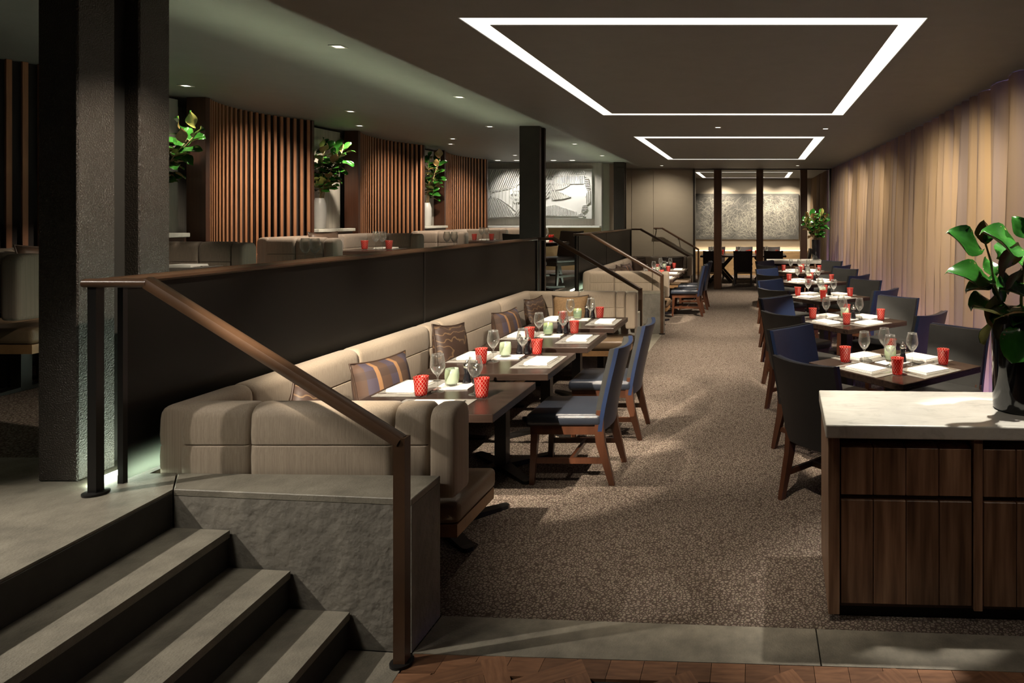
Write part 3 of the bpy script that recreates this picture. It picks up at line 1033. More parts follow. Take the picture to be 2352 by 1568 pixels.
# ------------------------------------------------------------------ tables
def table_maker(wd, dp):
    def f():
        t = thing('dining_table', '', 'table')
        MB().box(-wd / 2, wd / 2, -dp / 2, dp / 2, .705, .75, .003).build('table_top', 'wood_table', t)
        MB().box(-.04, .04, -.04, .04, .03, .69).build('pedestal', 'metal_dark', t)
        MB().box(-.22, .22, -.22, .22, .688, .704).build('top_plate', 'metal_dark', t)
        for k in range(4):
            mb = MB()
            foot_bar(mb, (0, 0, .001), R(45 + 90 * k), .40, .09, .065, .045, .022)
            mb.build('foot', 'metal_dark', t)
        return t
    return f
bench_table = Proto(table_maker(.86, .70))
square_table = Proto(table_maker(.84, .84))
small_table = Proto(table_maker(.70, .70))
TA = [(-1.795, 3.91, 'bench table nearest the stone stairs'), (-1.785, 4.83, 'second bench table from the stone stairs'),
      (-1.745, 5.735, 'third bench table from the stone stairs'), (-1.73, 6.66, 'fourth bench table from the stone stairs')]
for x, y, ph in TA:
    bench_table.put((x, y, 0), 0, 'dark wooden ' + ph, 'dark tables along the banquettes')
TB = [(-1.76, 11.5, 'nearest table of the farther banquette'), (-1.76, 12.4, 'middle table of the farther banquette'), (-1.76, 13.3, 'last table of the farther banquette')]
for x, y, ph in TB:
    bench_table.put((x, y, 0), 0, 'dark wooden ' + ph, 'dark tables along the banquettes')
TC = [(.975, 4.78, 'curtain row table nearest the counter'), (.92, 6.82, 'second curtain row table from the counter'), (.90, 8.86, 'third curtain row table from the counter'),
      (.89, 10.9, 'fourth curtain row table from the counter'), (.89, 12.94, 'last curtain row table')]
for x, y, ph in TC:
    square_table.put((x, y, 0), R(39), 'diagonal dark ' + ph, 'diagonal square tables beside the curtain')
TU = [(-4.55, 5.25, 'raised table behind the near column'), (-4.62, 8.35, 'raised table before the largest slats'), (-4.62, 11.6, 'raised table before the middle slats'),
      (-3.4, 10.9, 'raised table beside the middle column'), (-3.74, 5.70, 'raised table behind the near guard rail'), (-3.70, 8.25, 'raised table left of the middle column')]
for x, y, ph in TU:
    small_table.put((x, y, UP + .001), 0, 'dark ' + ph, 'tables of the raised level')

# ------------------------------------------------------------------ chairs (local: sitter looks along +Y)
def chair_maker(outer, inner, seatm, wood='wood_chair'):
    def f():
        t = thing('dining_chair', '', 'chair')
        # seat
        MB().box(-.245, .245, -.235, .27, .395, .478, .03, 3).build('seat', seatm, t, smooth=True)
        MB().box(-.215, .215, -.215, .245, .335, .396).build('seat_rail', wood, t)
        # back: curved, slightly reclined slab, outer shell and inner pad
        def slab(off0, off1, shrink, zlo, zhi):
            NX, NZ = 8, 6
            rings = []
            for j in range(NZ + 1):
                v = j / NZ
                z = zlo + (zhi - zlo) * v
                yb = -.235 - .115 * ((z - .36) / .54) ** 1.25
                hw = (.235 + .012 * v) - shrink
                row = []
                for i in range(NX + 1):
                    u = -1 + 2 * i / NX
                    row.append((u * hw, yb - .035 * (1 - u * u) + off0, z + (.012 * u * u if j == NZ else 0)))
                for i in range(NX, -1, -1):
                    u = -1 + 2 * i / NX
                    row.append((u * hw, yb - .035 * (1 - u * u) + off1, z + (.012 * u * u if j == NZ else 0)))
                rings.append(row)
            mb = MB().rings(rings)
            return mb
        mb = slab(0.0, .028, 0, .36, .90)
        mb.build('backrest', outer, t, smooth=True)
        slab(.0285, .062, .006, .43, .895).build('back_pad', inner, t, smooth=True)
        for sx in (-1, 1):
            MB().bar((sx * .205, .215, .34), (sx * .205, .235, .001), .045, .045, up=(0, 1, 0), ends=(.032, .032)).build('leg', wood, t)
            mb = MB()
            mb.rings([[Vector((sx * .215 + dx * k, y + dy * k2, z)) for dx, dy in ((-.02, -.03), (.02, -.03), (.02, .03), (-.02, .03))]
                      for y, z, k, k2 in ((-.225, .50, 1, .8), (-.215, .38, 1, 1), (-.225, .28, 1, 1), (-.30, .001, .8, .6))])
            mb.build('leg', wood, t)
            MB().bar((sx * .205, .222, .16), (sx * .21, -.25, .16), .022, .035).build('stretcher', wood, t)
        MB().bar((-.205, -.02, .16), (.205, -.02, .16), .022, .03, up=(0, 0, 1)).build('stretcher', wood, t)
        return t
    return f
chair_grey_in = Proto(chair_maker('navy_leather', 'charcoal_leather', 'charcoal_leather'))
chair_navy_in = Proto(chair_maker('black_leather', 'navy_leather', 'charcoal_leather'))
chair_bench = Proto(chair_maker('navy_leather', 'charcoal_leather', 'seat_leather'))
chair_dark = Proto(chair_maker('brown_black_leather', 'brown_black_leather', 'brown_black_leather', 'column_dark'))
# aisle side of the bench tables (face -X)
G = 'blue leather chairs facing the banquettes'
chair_bench.put((-1.245, 4.75, 0), R(90), 'blue leather chair with brown legs at the second bench table', G)
chair_bench.put((-1.215, 5.67, 0), R(90), 'blue leather chair at the third bench table', G)
chair_bench.put((-1.23, 12.42, 0), R(90), 'nearer blue leather chair at the farther banquette', G)
chair_bench.put((-1.20, 13.32, 0), R(90), 'farther blue leather chair at the farther banquette', G)
# curtain row: four chairs around each diagonal table
WHO = ['nearest', 'second', 'third', 'fourth', 'last']
for k, (x, y, ph) in enumerate(TC):
    for nmx, dx, dy, rz, pr_, desc in (('front left', -.44, -.42, R(-46), chair_navy_in, 'black backed chair'), ('back left', -.46, .42, R(-134), chair_navy_in, 'navy fronted chair'),
                                      ('back right', .43, .42, R(136), chair_grey_in, 'grey fronted chair'), ('front right', .45, -.42, R(46), chair_grey_in, 'navy backed chair')):
        pr_.put((x + dx, y + dy, 0), rz, '%s at the %s corner of the %s curtain row table' % (desc, nmx, WHO[k]), 'leather chairs of the curtain row')
# raised level chairs
chair_dark.put((-3.42, 10.22, UP + .001), R(4), 'black chair on the raised level right of the middle column', 'dark chairs')
chair_dark.put((-3.32, 11.55, UP + .001), R(150), 'black chair across the raised table beside the middle column', 'dark chairs')

# ------------------------------------------------------------------ private room table
pt = thing('trestle_table', 'long dark trestle table with crossed legs in the private room', 'table', (-.30, 18.75, 0))
MB().box(-1.15, 1.15, -.55, .55, .70, .75, .004).build('table_top', 'wood_table', pt)
for y in (-.38, .38):
    for sx in (-1, 1):
        MB().bar((sx * .62 - .3, y, .02), (sx * .62 + .3, y, .70), .09, .07, up=(0, 1, 0)).build('leg', 'wood_table', pt)
        MB().bar((sx * .62 + .3, y + .075, .02), (sx * .62 - .3, y + .075, .70), .09, .07, up=(0, 1, 0)).build('leg', 'wood_table', pt)
for x, y, rz, lb in ((-1.13, 17.95, 8, 'leftmost dark chair on the near side of the private table'), (-.30, 17.92, 0, 'middle dark chair on the near side of the private table'),
                     (.52, 17.95, -5, 'rightmost dark chair on the near side of the private table'), (-1.10, 19.6, 180, 'leftmost dark chair on the far side of the private table'),
                     (-.30, 19.62, 180, 'middle dark chair on the far side of the private table'), (.50, 19.6, 180, 'rightmost dark chair on the far side of the private table'),
                     (1.22, 18.75, 90, 'dark chair at the curtain end of the private table')):
    chair_dark.put((x, y, 0), R(rz), lb, 'dark chairs')

# ------------------------------------------------------------------ tableware
def glass_maker():
    o = MB().lathe([(.036, .0), (.036, .002), (.012, .006), (.0042, .016), (.0035, .05), (.0040, .085), (.010, .096), (.026, .113), (.039, .138), (.0425, .152), (.040, .180), (.034, .208),
                    (.0325, .222), (.0315, .222), (.033, .207), (.0385, .180), (.041, .152), (.037, .138), (.024, .1145), (.004, .100)], 18).build('wine_glass', 'clear_glass', None, smooth='all')
    return tag(o, '', 'wine glass')
def tumbler_maker():
    t = thing('tumbler', '', 'tumbler')
    MB().lathe([(.031, .010), (.034, .03), (.041, .108), (.0425, .115), (.0395, .115), (.0375, .10), (.029, .016)], 20).build('cup', 'red_cut_glass', t, smooth='all')
    MB().lathe([(.029, .001), (.031, .004), (.031, .0098), (.026, .0099)], 20).build('base', 'clear_glass', t, smooth='all')
    return t
def candle_maker(mt):
    def f():
        t = thing('candle_holder', '', 'candle holder')
        MB().lathe([(.030, .014), (.037, .022), (.041, .05), (.041, .075), (.037, .105), (.034, .105), (.0375, .075), (.037, .05), (.033, .026)], 20).build('cup', mt, t, smooth='all')
        MB().lathe([(.027, .0), (.029, .003), (.029, .013), (.02, .0135)], 18).build('foot', 'clear_glass', t, smooth='all')
        cd_ = MB().lathe([(.02, .028), (.02, .05), (.004, .052)], 14).build('candle', 'linen', t, smooth=True)
        MB().lathe([(.001, .053), (.005, .060), (.004, .068), (.0005, .078)], 8).build('flame', 'flame', cd_, smooth='all')
        return t
    return f
def mill_maker():
    t = thing('pepper_mill', '', 'pepper mill')
    MB().lathe([(.025, .0), (.026, .01), (.024, .03), (.017, .062), (.016, .072), (.020, .092), (.021, .100)], 16).build('body', 'mill_black', t, smooth='all')
    MB().lathe([(.022, .1005), (.023, .110), (.021, .122), (.012, .127)], 16).build('cap', 'steel', t, smooth='all')
    MB().lathe([(.003, .1275), (.009, .132), (.010, .138), (.006, .146), (.001, .148)], 12).build('knob', 'steel', t, smooth='all')
    return t
def napkin_maker():
    mb = MB()
    o = None
    for k in range(3):
        mb.box(-.115 + .002 * k, .115 - .001 * k, -.085 + .0015 * k, .085 - .002 * k, .0062 * k, .0062 * k + .0056, .0022, 2)
    o = mb.build('napkin', 'linen', None, smooth=True)
    return tag(o, '', 'napkin')
def mat_maker():
    return tag(MB().box(-.20, .20, -.14, .14, 0, .0022).build('placemat', 'placemat'), '', 'placemat')
def tray_maker():
    return tag(MB().box(-.10, .10, -.08, .08, 0, .006, .002).build('table_tray', 'tray_white'), '', 'tray')
def fork_maker():
    t = thing('fork', '', 'fork')
    MB().rings([[(-.0045, y, z), (.0045, y, z), (.0045 * 1.0, y, z + .003), (-.0045, y, z + .003)] for y, z in ((-.1, .0), (-.03, .002), (.04, .006))]).build('handle', 'steel', t)
    mb = MB().box(-.011, .011, .038, .062, .004, .0065)
    for k in range(4):
        mb.box(-.011 + k * .0063, -.0079 + k * .0063, .062, .104, .004, .006)
    mb.build('head', 'steel', t)
    return t
def knife_maker():
    t = thing('knife', '', 'knife')
    MB().rings([[(-wd, y, 0), (wd, y, 0), (wd, y, .006), (-wd, y, .006)] for y, wd in ((-.115, .004), (-.10, .0085), (-.02, .007), (-.012, .006))]).build('handle', 'steel', t)
    MB().rings([[(-.006, y, .001), (wd, y, .001), (wd, y, .0035), (-.006, y, .0035)] for y, wd in ((-.011, .006), (.06, .011), (.105, .006), (.115, -.003))]).build('blade', 'steel', t)
    return t
P_glass, P_tumb, P_mill, P_nap, P_mat, P_tray, P_fork, P_knife = [Proto(f) for f in (glass_maker, tumbler_maker, mill_maker, napkin_maker, mat_maker, tray_maker, fork_maker, knife_maker)]
P_can, P_teal = Proto(candle_maker('frosted_glass')), Proto(candle_maker('frosted_teal'))
def A(p, art='the '):
    return art + p
def place_setting(cx, cy, z, rz, who, jitter=True):
    """placemat, napkin, fork, knife; the sitter looks along local +Y"""
    c, s = math.cos(rz), math.sin(rz)
    def W(u, v):
        return (cx + u * c - v * s, cy + u * s + v * c)
    P_mat.put((*W(0, 0), z + .0004), rz, 'dark woven placemat ' + who, 'woven placemats')
    P_nap.put((*W(0, -.015), z + .0028), rz + R(rnd.uniform(-5, 5)), 'folded white napkin ' + who, 'folded white napkins')
    P_fork.put((*W(-.155, -.01), z + .0028), rz + R(rnd.uniform(-4, 4)), 'steel fork ' + who, 'forks')
    P_knife.put((*W(.155, -.01), z + .0028), rz + R(rnd.uniform(-4, 4)), 'steel knife ' + who, 'knives')
TZ = .7503
# bench tables of the near banquette
for k, (x, y, ph) in enumerate(TA):
    ph = 'on the ' + ph
    if k == 0:
        place_setting(x + .03, y - .20, TZ, 0, 'for the near seat ' + ph)
    else:
        place_setting(x + .26, y + .01, TZ, R(90), 'on the aisle side ' + ph)
    place_setting(x - .26, y + .19 if k else y + .20, TZ, R(-90), 'on the bench side ' + ph)
    P_tumb.put((x - .12, y - .07 + .08 * (k == 0), TZ), 0, 'red crosshatched tumbler on the bench side ' + ph, 'red cut glass tumblers')
    P_tumb.put(((x + .16, y + .27, TZ) if k else (x + .245, y - .03, TZ)), 0, 'red crosshatched tumbler on the aisle side ' + ph, 'red cut glass tumblers')
    P_glass.put((x - .075, y + .03 + .09 * (k == 0), TZ), 0, 'wine glass on the bench side ' + ph, 'wine glasses')
    P_glass.put((x + .105, y + .12, TZ) if k else (x + .17, y + .06, TZ), 0, 'wine glass on the aisle side ' + ph, 'wine glasses')
    tx, ty = x - .02, y + .17 + .06 * (k == 0)
    P_tray.put((tx, ty, TZ), R(4), 'white square tray under the candle ' + ph, 'white candle trays')
    (P_teal if k in (2, 3) else P_can).put((tx - .02, ty, TZ + .0065), 0, ('teal' if k in (2, 3) else 'pale green') + ' frosted candle holder ' + ph, 'frosted candle holders')
    P_mill.put((x + .02, y + .305, TZ), 0, 'left black pepper mill ' + ph, 'black mills')
    P_mill.put((x + .08, y + .30, TZ), 0, 'right black salt mill ' + ph, 'black mills')
for k, (x, y, ph) in enumerate(TB):
    ph = 'on the ' + ph
    place_setting(x + .26, y + .01, TZ, R(90), 'on the aisle side ' + ph)
    place_setting(x - .26, y + .19, TZ, R(-90), 'on the bench side ' + ph)
    P_tumb.put((x - .12, y - .07, TZ), 0, 'red crosshatched tumbler on the bench side ' + ph, 'red cut glass tumblers')
    P_tumb.put((x + .16, y + .27, TZ), 0, 'red crosshatched tumbler on the aisle side ' + ph, 'red cut glass tumblers')
    P_glass.put((x - .075, y + .03, TZ), 0, 'wine glass on the bench side ' + ph, 'wine glasses')
    P_glass.put((x + .105, y + .12, TZ), 0, 'wine glass on the aisle side ' + ph, 'wine glasses')
    P_can.put((x - .02, y + .17, TZ), 0, 'pale green frosted candle holder ' + ph, 'frosted candle holders')
    P_mill.put((x + .02, y + .305, TZ), 0, 'left black pepper mill ' + ph, 'black mills')
    P_mill.put((x + .08, y + .30, TZ), 0, 'right black salt mill ' + ph, 'black mills')
# curtain row
for k, (x, y, ph) in enumerate(TC):
    ph = 'of the %s curtain row table' % WHO[k]
    for nmx, ux, uy, rz in (('front left', -.178, -.145, R(-51)), ('back left', -.145, .178, R(-141)), ('back right', .178, .145, R(129)), ('front right', .145, -.178, R(39))):
        place_setting(x + ux * 1.2, y + uy * 1.2, TZ, rz, 'at the %s place %s' % (nmx, ph))
    for nmx, ux, uy in (('left', -.335, .04), ('front', -.045, -.335), ('right', .335, -.04), ('back', .045, .335)):
        P_tumb.put((x + ux * (1 if nmx != 'left' else 1), y + uy, TZ), 0, 'red crosshatched tumbler nearest the %s corner %s' % (nmx, ph), 'red cut glass tumblers')
    for nmx, ux, uy in (('left', -.20, .04), ('front', -.045, -.10), ('right', .125, -.02), ('back', -.03, .19)):
        P_glass.put((x + ux, y + uy, TZ), 0, 'wine glass nearest the %s corner %s' % (nmx, ph), 'wine glasses')
    P_tray.put((x + .0, y + .04, TZ), R(39), 'small white tray in the middle ' + ph, 'white candle trays')
    P_can.put((x - .01, y + .07, TZ + .0065), 0, 'pale green frosted candle holder in the middle ' + ph, 'frosted candle holders')
    P_mill.put((x + .075, y + .05, TZ), 0, 'black pepper mill in the middle ' + ph, 'black mills')
# raised level
UZ = UP + .001 + TZ
for k, (x, y, ph) in enumerate(TU):
    ph = 'on the ' + ph
    place_setting(x + .0, y + .2, UZ, R(180), 'on the far side ' + ph)
    if k == 0:
        continue
    if k < 4:
        P_tumb.put((x - .12, y - .05, UZ), 0, 'left red crosshatched tumbler ' + ph, 'red cut glass tumblers')
        P_tumb.put((x + .16, y - .02, UZ), 0, 'right red crosshatched tumbler ' + ph, 'red cut glass tumblers')
    P_glass.put((x - .03, y + .03, UZ), 0, 'left wine glass ' + ph, 'wine glasses')
    P_glass.put((x + .07, y + .0, UZ), 0, 'right wine glass ' + ph, 'wine glasses')
# private room
for x, who in ((-1.05, 'left'), (-.30, 'middle'), (.45, 'right')):
    for sy, side in ((-.32, 'near'), (.32, 'far')):
        y = 18.75 + sy
        P_nap.put((x, y, TZ), 0, 'folded white napkin at the %s %s place of the private table' % (side, who), 'folded white napkins')
        P_tumb.put((x + .17, y - sy * .3, TZ), 0, 'red crosshatched tumbler at the %s %s place of the private table' % (side, who), 'red cut glass tumblers')
        P_glass.put((x - .12, y - sy * .3, TZ), 0, 'wine glass at the %s %s place of the private table' % (side, who), 'wine glasses')
for k, x in enumerate((-.5, -.2, .05)):
    P_tumb.put((x, 18.78, TZ), 0, ('left', 'middle', 'right')[k] + ' red tumbler in the centre of the private table', 'red cut glass tumblers')

# ------------------------------------------------------------------ marble topped sideboards
def sideboard(label, mlabel, loc, rz, W, D, boards):
    t = thing('sideboard', label, 'sideboard', loc, rz, 'marble topped sideboards')
    mb = MB().box(.055, W - .005, .03, D - .02, .055, .545).box(.0551, W - .0051, .20, D - .0201, .5451, .808)
    mb.build('carcass', 'wood_board', t)
    MB().box(.03, W - .03, .05, D - .05, 0.001, .0545).build('plinth_base', 'joint_and_shade', t)
    MB().box(0, .05, 0, D, .03, .809, .003).build('side_panel', 'wood_cabinet', t)
    x = .055
    while x < W - .1:
        bw_ = min(boards * .1435, W - .01 - x)
        drawer = MB().box(x + .002, x + bw_ - .002, .131, .19, .552, .70).build('drawer', 'wood_board', t)
        door = MB().box(x + .002, x + bw_ - .002, .0292, .0298, .075, .535).build('door', 'wood_board', t)
        for k in range(boards):
            a = x + k * .1435
            if a + .14 > W:
                break
            # drawer and door boards, slight unevenness
            d = rnd.uniform(-.0015, .0015)
            MB().box(a + .001, a + .142, 0.018 + d, .13, .552, .762, .003).build('board', 'wood_cabinet', drawer)
            MB().box(a + .001, a + .142, 0.012 + d, .029, .075, .532, .003).build('board', 'wood_cabinet', door)
        x += boards * .1435
        if x + .05 < W:
            MB().box(x + .004, x + .042, 0.0, .10, .06, .809, .002).build('stile', 'wood_cabinet', t)
        x += .048
    mt = MB().box(-.012, W, -.015, D + .005, .81, .87, .006, 2).build('marble_top', 'marble')
    mt.location = loc
    mt.rotation_euler = (0, 0, rz)
    tag(mt, mlabel, 'worktop', 'marble worktops')
    return t
sideboard('dark rosewood sideboard with plank fronts in the near right corner', 'pale marble top of the near right sideboard', (.325, 3.005, 0), R(-2.5), 1.62, .58, 4)
sideboard('dark sideboard at the far end of the curtain row', 'pale marble top of the far sideboard', (.27, 14.15, 0), 0, 1.15, .62, 3)

# ------------------------------------------------------------------ leaves and plants
def leaf_mesh(name, L, W, curl, fold, under):
    mb = MB()
    n, mrow = 9, 3
    for side, mi, off in ((1, 0, .0009), (-1, 1, -.0009)):
        g = []
        for i in range(n + 1):
            u = i / n
            wd = W / 2 * (math.sin(math.pi * min(1, u ** .9)) ** .62) + .001
            row = []
            for j in range(-mrow, mrow + 1):
                v = j / mrow
                x = L * u
                y = wd * v
                z = -curl * L * u * u + fold * abs(v) ** 1.4 * wd + off + .012 * math.sin(u * 7 + v * 2) * abs(v)
                row.append(mb.bm.verts.new((x, y, z)))
            g.append(row)
        for i in range(n):
            for j in range(2 * mrow):
                q = [g[i][j], g[i + 1][j], g[i + 1][j + 1], g[i][j + 1]]
                mb._q(q if side > 0 else q[::-1], mi)
    me = bpy.data.meshes.new(name)
    mb.bm.to_mesh(me)
    mb.bm.free()
    me.materials.append(MATS['leaf_green'])
    me.materials.append(MATS[under])
    for p in me.polygons:
        p.use_smooth = True
    return me
LEAF = [leaf_mesh('leaf', .15, .085, .12, .18, 'leaf_brown'), leaf_mesh('leaf', .145, .08, .35, .16, 'leaf_brown'), leaf_mesh('leaf', .15, .09, -.05, .28, 'leaf_pale')]
def add_leaf(parent, base, d, up, scale, kind, wf=1.0):
    d = Vector(d).normalized()
    up = Vector(up)
    y = up.cross(d)
    if y.length < 1e-4:
        y = Vector((0, 1, 0)).cross(d)
    y.normalize()
    z = d.cross(y)
    M = Matrix((d, y, z)).transposed().to_4x4()
    return link('leaf', LEAF[kind], parent, Matrix.Translation(base) @ M @ Matrix.Diagonal((scale, scale * wf, scale, 1)))
def vase_mesh(parent, prof, mt):
    MB().lathe(prof, 32).build('vase', mt, parent, smooth=True)
def plant(label, vlabel, loc, prof, mt, top, height, spread, nst, nlf, seed, lscale, lean=(0, 0), explicit=None):
    r_ = random.Random(seed)
    v = MB().lathe(prof, 32).build('vase', mt, None, smooth=True)
    v.location = loc
    tag(v, vlabel, 'vase', 'vases with branches')
    t = thing('leafy_branches', label, 'plant', (loc[0], loc[1], loc[2] + top - .05), 0, 'magnolia branches in vases')
    for s in range(nst):
        a = 2 * math.pi * s / nst + r_.uniform(-.4, .4)
        hh = height * r_.uniform(.62, 1.0)
        sp = spread * r_.uniform(.5, 1.0)
        P = [Vector((0.03 * math.cos(a), .03 * math.sin(a), -.08))]
        for k in range(1, 6):
            u = k / 5
            P.append(Vector((sp * u ** 1.3 * math.cos(a) + lean[0] * u + r_.uniform(-.012, .012), sp * u ** 1.3 * math.sin(a) * .8 + lean[1] * u + r_.uniform(-.012, .012), hh * u)))
        MB().tube(P, .007, 6, .0035).build('stem', 'stem', t, smooth='all')
        for k in range(nlf):
            u = .25 + .75 * k / (nlf - 1)
            f = u * 5
            i0 = min(4, int(f))
            p = P[i0].lerp(P[i0 + 1], f - i0)
            th = k * 2.4 + r_.uniform(-.5, .5)
            d = Vector((math.cos(th), math.sin(th), r_.uniform(-.25, .75)))
            if k >= nlf - 2:
                d.z += .8
            add_leaf(t, p, d, Vector((r_.uniform(-.6, .6), r_.uniform(-.9, .2), .8)), lscale * r_.uniform(.75, 1.15), r_.choice((0, 0, 1, 2)))
    return t
VW = [(.055, .0), (.062, .012), (.072, .06), (.076, .18), (.074, .30), (.060, .36), (.052, .375), (.050, .39), (.046, .39), (.046, .36), (.060, .30), (.05, .05)]
plant('green and brown leafy branches in grey vase behind the near column', 'pale grey vase in the niche behind the near column', (-5.53, 6.20, UP + 1.001), VW, 'ceramic_grey', .39, .66, .26, 6, 11, 3, 1.2, (.24, .05))
plant('tall green leafy branches in grey vase between the first two slat screens', 'pale grey vase between the first two slat screens', (-5.53, 8.68, UP + 1.001), VW, 'ceramic_grey', .39, .74, .20, 7, 12, 5, 1.25, (.09, .05))
plant('leafy branches in grey vase before the farthest slat screen', 'pale grey vase before the farthest slat screen', (-5.53, 11.52, UP + 1.001), VW, 'ceramic_grey', .39, .82, .22, 5, 11, 8, 1.25, (.1, .05))
VB = [(.075, .0), (.082, .01), (.088, .1), (.095, .36), (.096, .42), (.090, .42), (.088, .38), (.075, .05)]
plant('leafy branches in a tall black vase on the far sideboard', 'tall black vase on the far sideboard', (1.32, 14.62, .871), VB, 'ceramic_black', .42, .62, .30, 7, 12, 13, 1.35, (-.02, 0))
# near plant: big rubber plant in a tall glossy black vase on the sideboard
VN = [(.118, .0), (.124, .006), (.126, .05), (.130, .25), (.135, .445), (.136, .455), (.128, .455), (.124, .42), (.115, .06)]
v = MB().lathe(VN, 48).build('vase', 'ceramic_black', None, smooth=True)
vb = Vector((1.262, 3.24, .871))
v.location = vb
tag(v, 'tall glossy black vase on the near right sideboard', 'vase', 'vases with branches')
t = thing('leafy_branches', 'big glossy rubber plant leaves in the near black vase', 'plant', vb + Vector((0, 0, .40)), 0, 'magnolia branches in vases')
def tl(px, py, Y):
    return at(px, py, Y) - t.location
stems = [[(2345, 760, 3.26), (2300, 700, 3.22), (2282, 650, 3.22), (2276, 600, 3.22), (2262, 555, 3.22)], [(2350, 760, 3.24), (2345, 690, 3.2), (2350, 620, 3.2), (2362, 545, 3.2)], [(2360, 760, 3.24), (2395, 690, 3.2), (2420, 640, 3.2)]]
for st in stems:
    MB().tube([tl(*p) for p in st], .008, 7, .005).build('stem', 'stem', t, smooth='all')
# base pixel, tip pixel, base depth, tip depth, which way the upper side looks (x, y, z), width factor, kind
LV = [((2256, 574), (2190, 532), 3.22, 3.16, (.1, -.7, .7), 1.05, 0), ((2262, 562), (2258, 512), 3.22, 3.26, (0, .9, .2), .9, 0), ((2352, 575), (2272, 528), 3.18, 3.12, (.1, -.5, .85), 1.25, 0),
      ((2350, 572), (2274, 612), 3.2, 3.14, (.2, .8, .6), 1.0, 1), ((2276, 642), (2204, 604), 3.22, 3.14, (.1, -.6, .8), .95, 1), ((2275, 652), (2226, 660), 3.22, 3.14, (0, -.25, 1), .8, 0),
      ((2300, 700), (2238, 712), 3.22, 3.10, (-.2, -.6, .8), 1.0, 2), ((2300, 690), (2250, 735), 3.22, 3.16, (-.4, .8, .2), 1.1, 1), ((2296, 715), (2262, 785), 3.22, 3.2, (-.8, .5, .1), .9, 2),
      ((2352, 705), (2288, 700), 3.2, 3.1, (.1, .1, 1), 1.2, 1), ((2352, 625), (2306, 662), 3.2, 3.12, (0, .8, .6), .9, 0), ((2320, 655), (2272, 645), 3.22, 3.16, (.0, -.5, .9), .9, 0),
      ((2350, 650), (2300, 668), 3.2, 3.1, (.2, -.6, .8), 1.0, 2), ((2350, 748), (2330, 826), 3.12, 3.08, (-.2, -1, .1), 1.3, 0), ((2362, 545), (2330, 500), 3.2, 3.2, (0, -.9, .4), 1.0, 0),
      ((2282, 640), (2268, 590), 3.22, 3.3, (.2, -.8, .4), .7, 0), ((2262, 556), (2285, 520), 3.22, 3.2, (-.5, -.8, .2), .8, 1), ((2362, 545), (2420, 520), 3.2, 3.1, (0, -.5, .9), 1.1, 0),
      ((2395, 690), (2450, 700), 3.2, 3.1, (0, -.4, .9), 1.1, 0), ((2420, 640), (2470, 600), 3.2, 3.2, (0, -.6, .8), 1.1, 1), ((2350, 620), (2400, 580), 3.2, 3.3, (0, -.6, .8), 1.1, 0),
      ((2340, 700), (2330, 745), 3.2, 3.12, (0, -.9, .5), .8, 2), ((2290, 590), (2330, 560), 3.22, 3.3, (0, -.8, .5), .9, 0), ((2282, 655), (2310, 690), 3.22, 3.28, (0, -.8, .5), .9, 0)]
for pb, pt_, Yb, Yt, up, wf, kd in LV:
    b_, e = tl(*pb, Yb), tl(*pt_, Yt)
    Ls = (e - b_).length / .138
    add_leaf(t, b_, e - b_, up, Ls, kd, wf * 1.32)

# ------------------------------------------------------------------ curtains
def curtain(name, label, ya, yb, xf, lam, amp, seed):
    r_ = random.Random(seed)
    # fold centres of irregular width
    Y, ph = ya, 0.0
    cols = []
    while Y < yb:
        lw = lam * r_.uniform(.6, 1.5)
        am = amp * r_.uniform(.55, 1.25)
        for k in range(18):
            cols.append((Y + lw * k / 18, am, 2 * math.pi * k / 18, r_.uniform(-.08, .08)))
        Y += lw
    zs = [0.012, .25, .7, 1.2, 1.7, 2.2, 2.6, 2.85, 2.955]
    mb = MB()
    g = []
    for j, z in enumerate(zs):
        tt = z / 2.95
        k1 = (.55 + .45 * (1 - tt ** 4))
        row = []
        for (y, am, p, jit) in cols:
            wob = .35 * math.sin(y * 2.3 + z * .9)
            x = xf(y) - am * k1 * (math.cos(p + wob * .6) + .34 * math.cos(2 * p + wob + jit + z) + .16 * math.cos(5 * p + 1.3 * z + y))
            row.append(mb.bm.verts.new((x, y, z)))
        g.append(row)
    for j in range(len(zs) - 1):
        for i in range(len(cols) - 1):
            mb._q([g[j][i], g[j][i + 1], g[j + 1][i + 1], g[j + 1][i]])
    o = mb.build(name, 'curtain_fabric', None, smooth='all')
    tag(o, label, 'curtain', 'sheer floor length curtains')
    return o
curtain('curtain', 'long tan sheer curtain covering the right wall', 3.4, 16.6, lambda y: 2.17 - .012 * abs(y - 8.0) - .004 * (y - 8) ** 2 * (y > 8) * .55, .30, .080, 4)
curtain('curtain', 'short tan curtain inside the private room', 16.95, 20.85, lambda y: 1.84 - .02 * (y - 17), .28, .06, 9)
tag(MB().box(2.42, 2.46, 3.4, 16.6, .005, .03).build('light_strip', 'violet_fill'), 'added violet glow strip, unseen on the floor behind the curtain', 'light strip')  # added glow that tints the lower curtain violet from behind

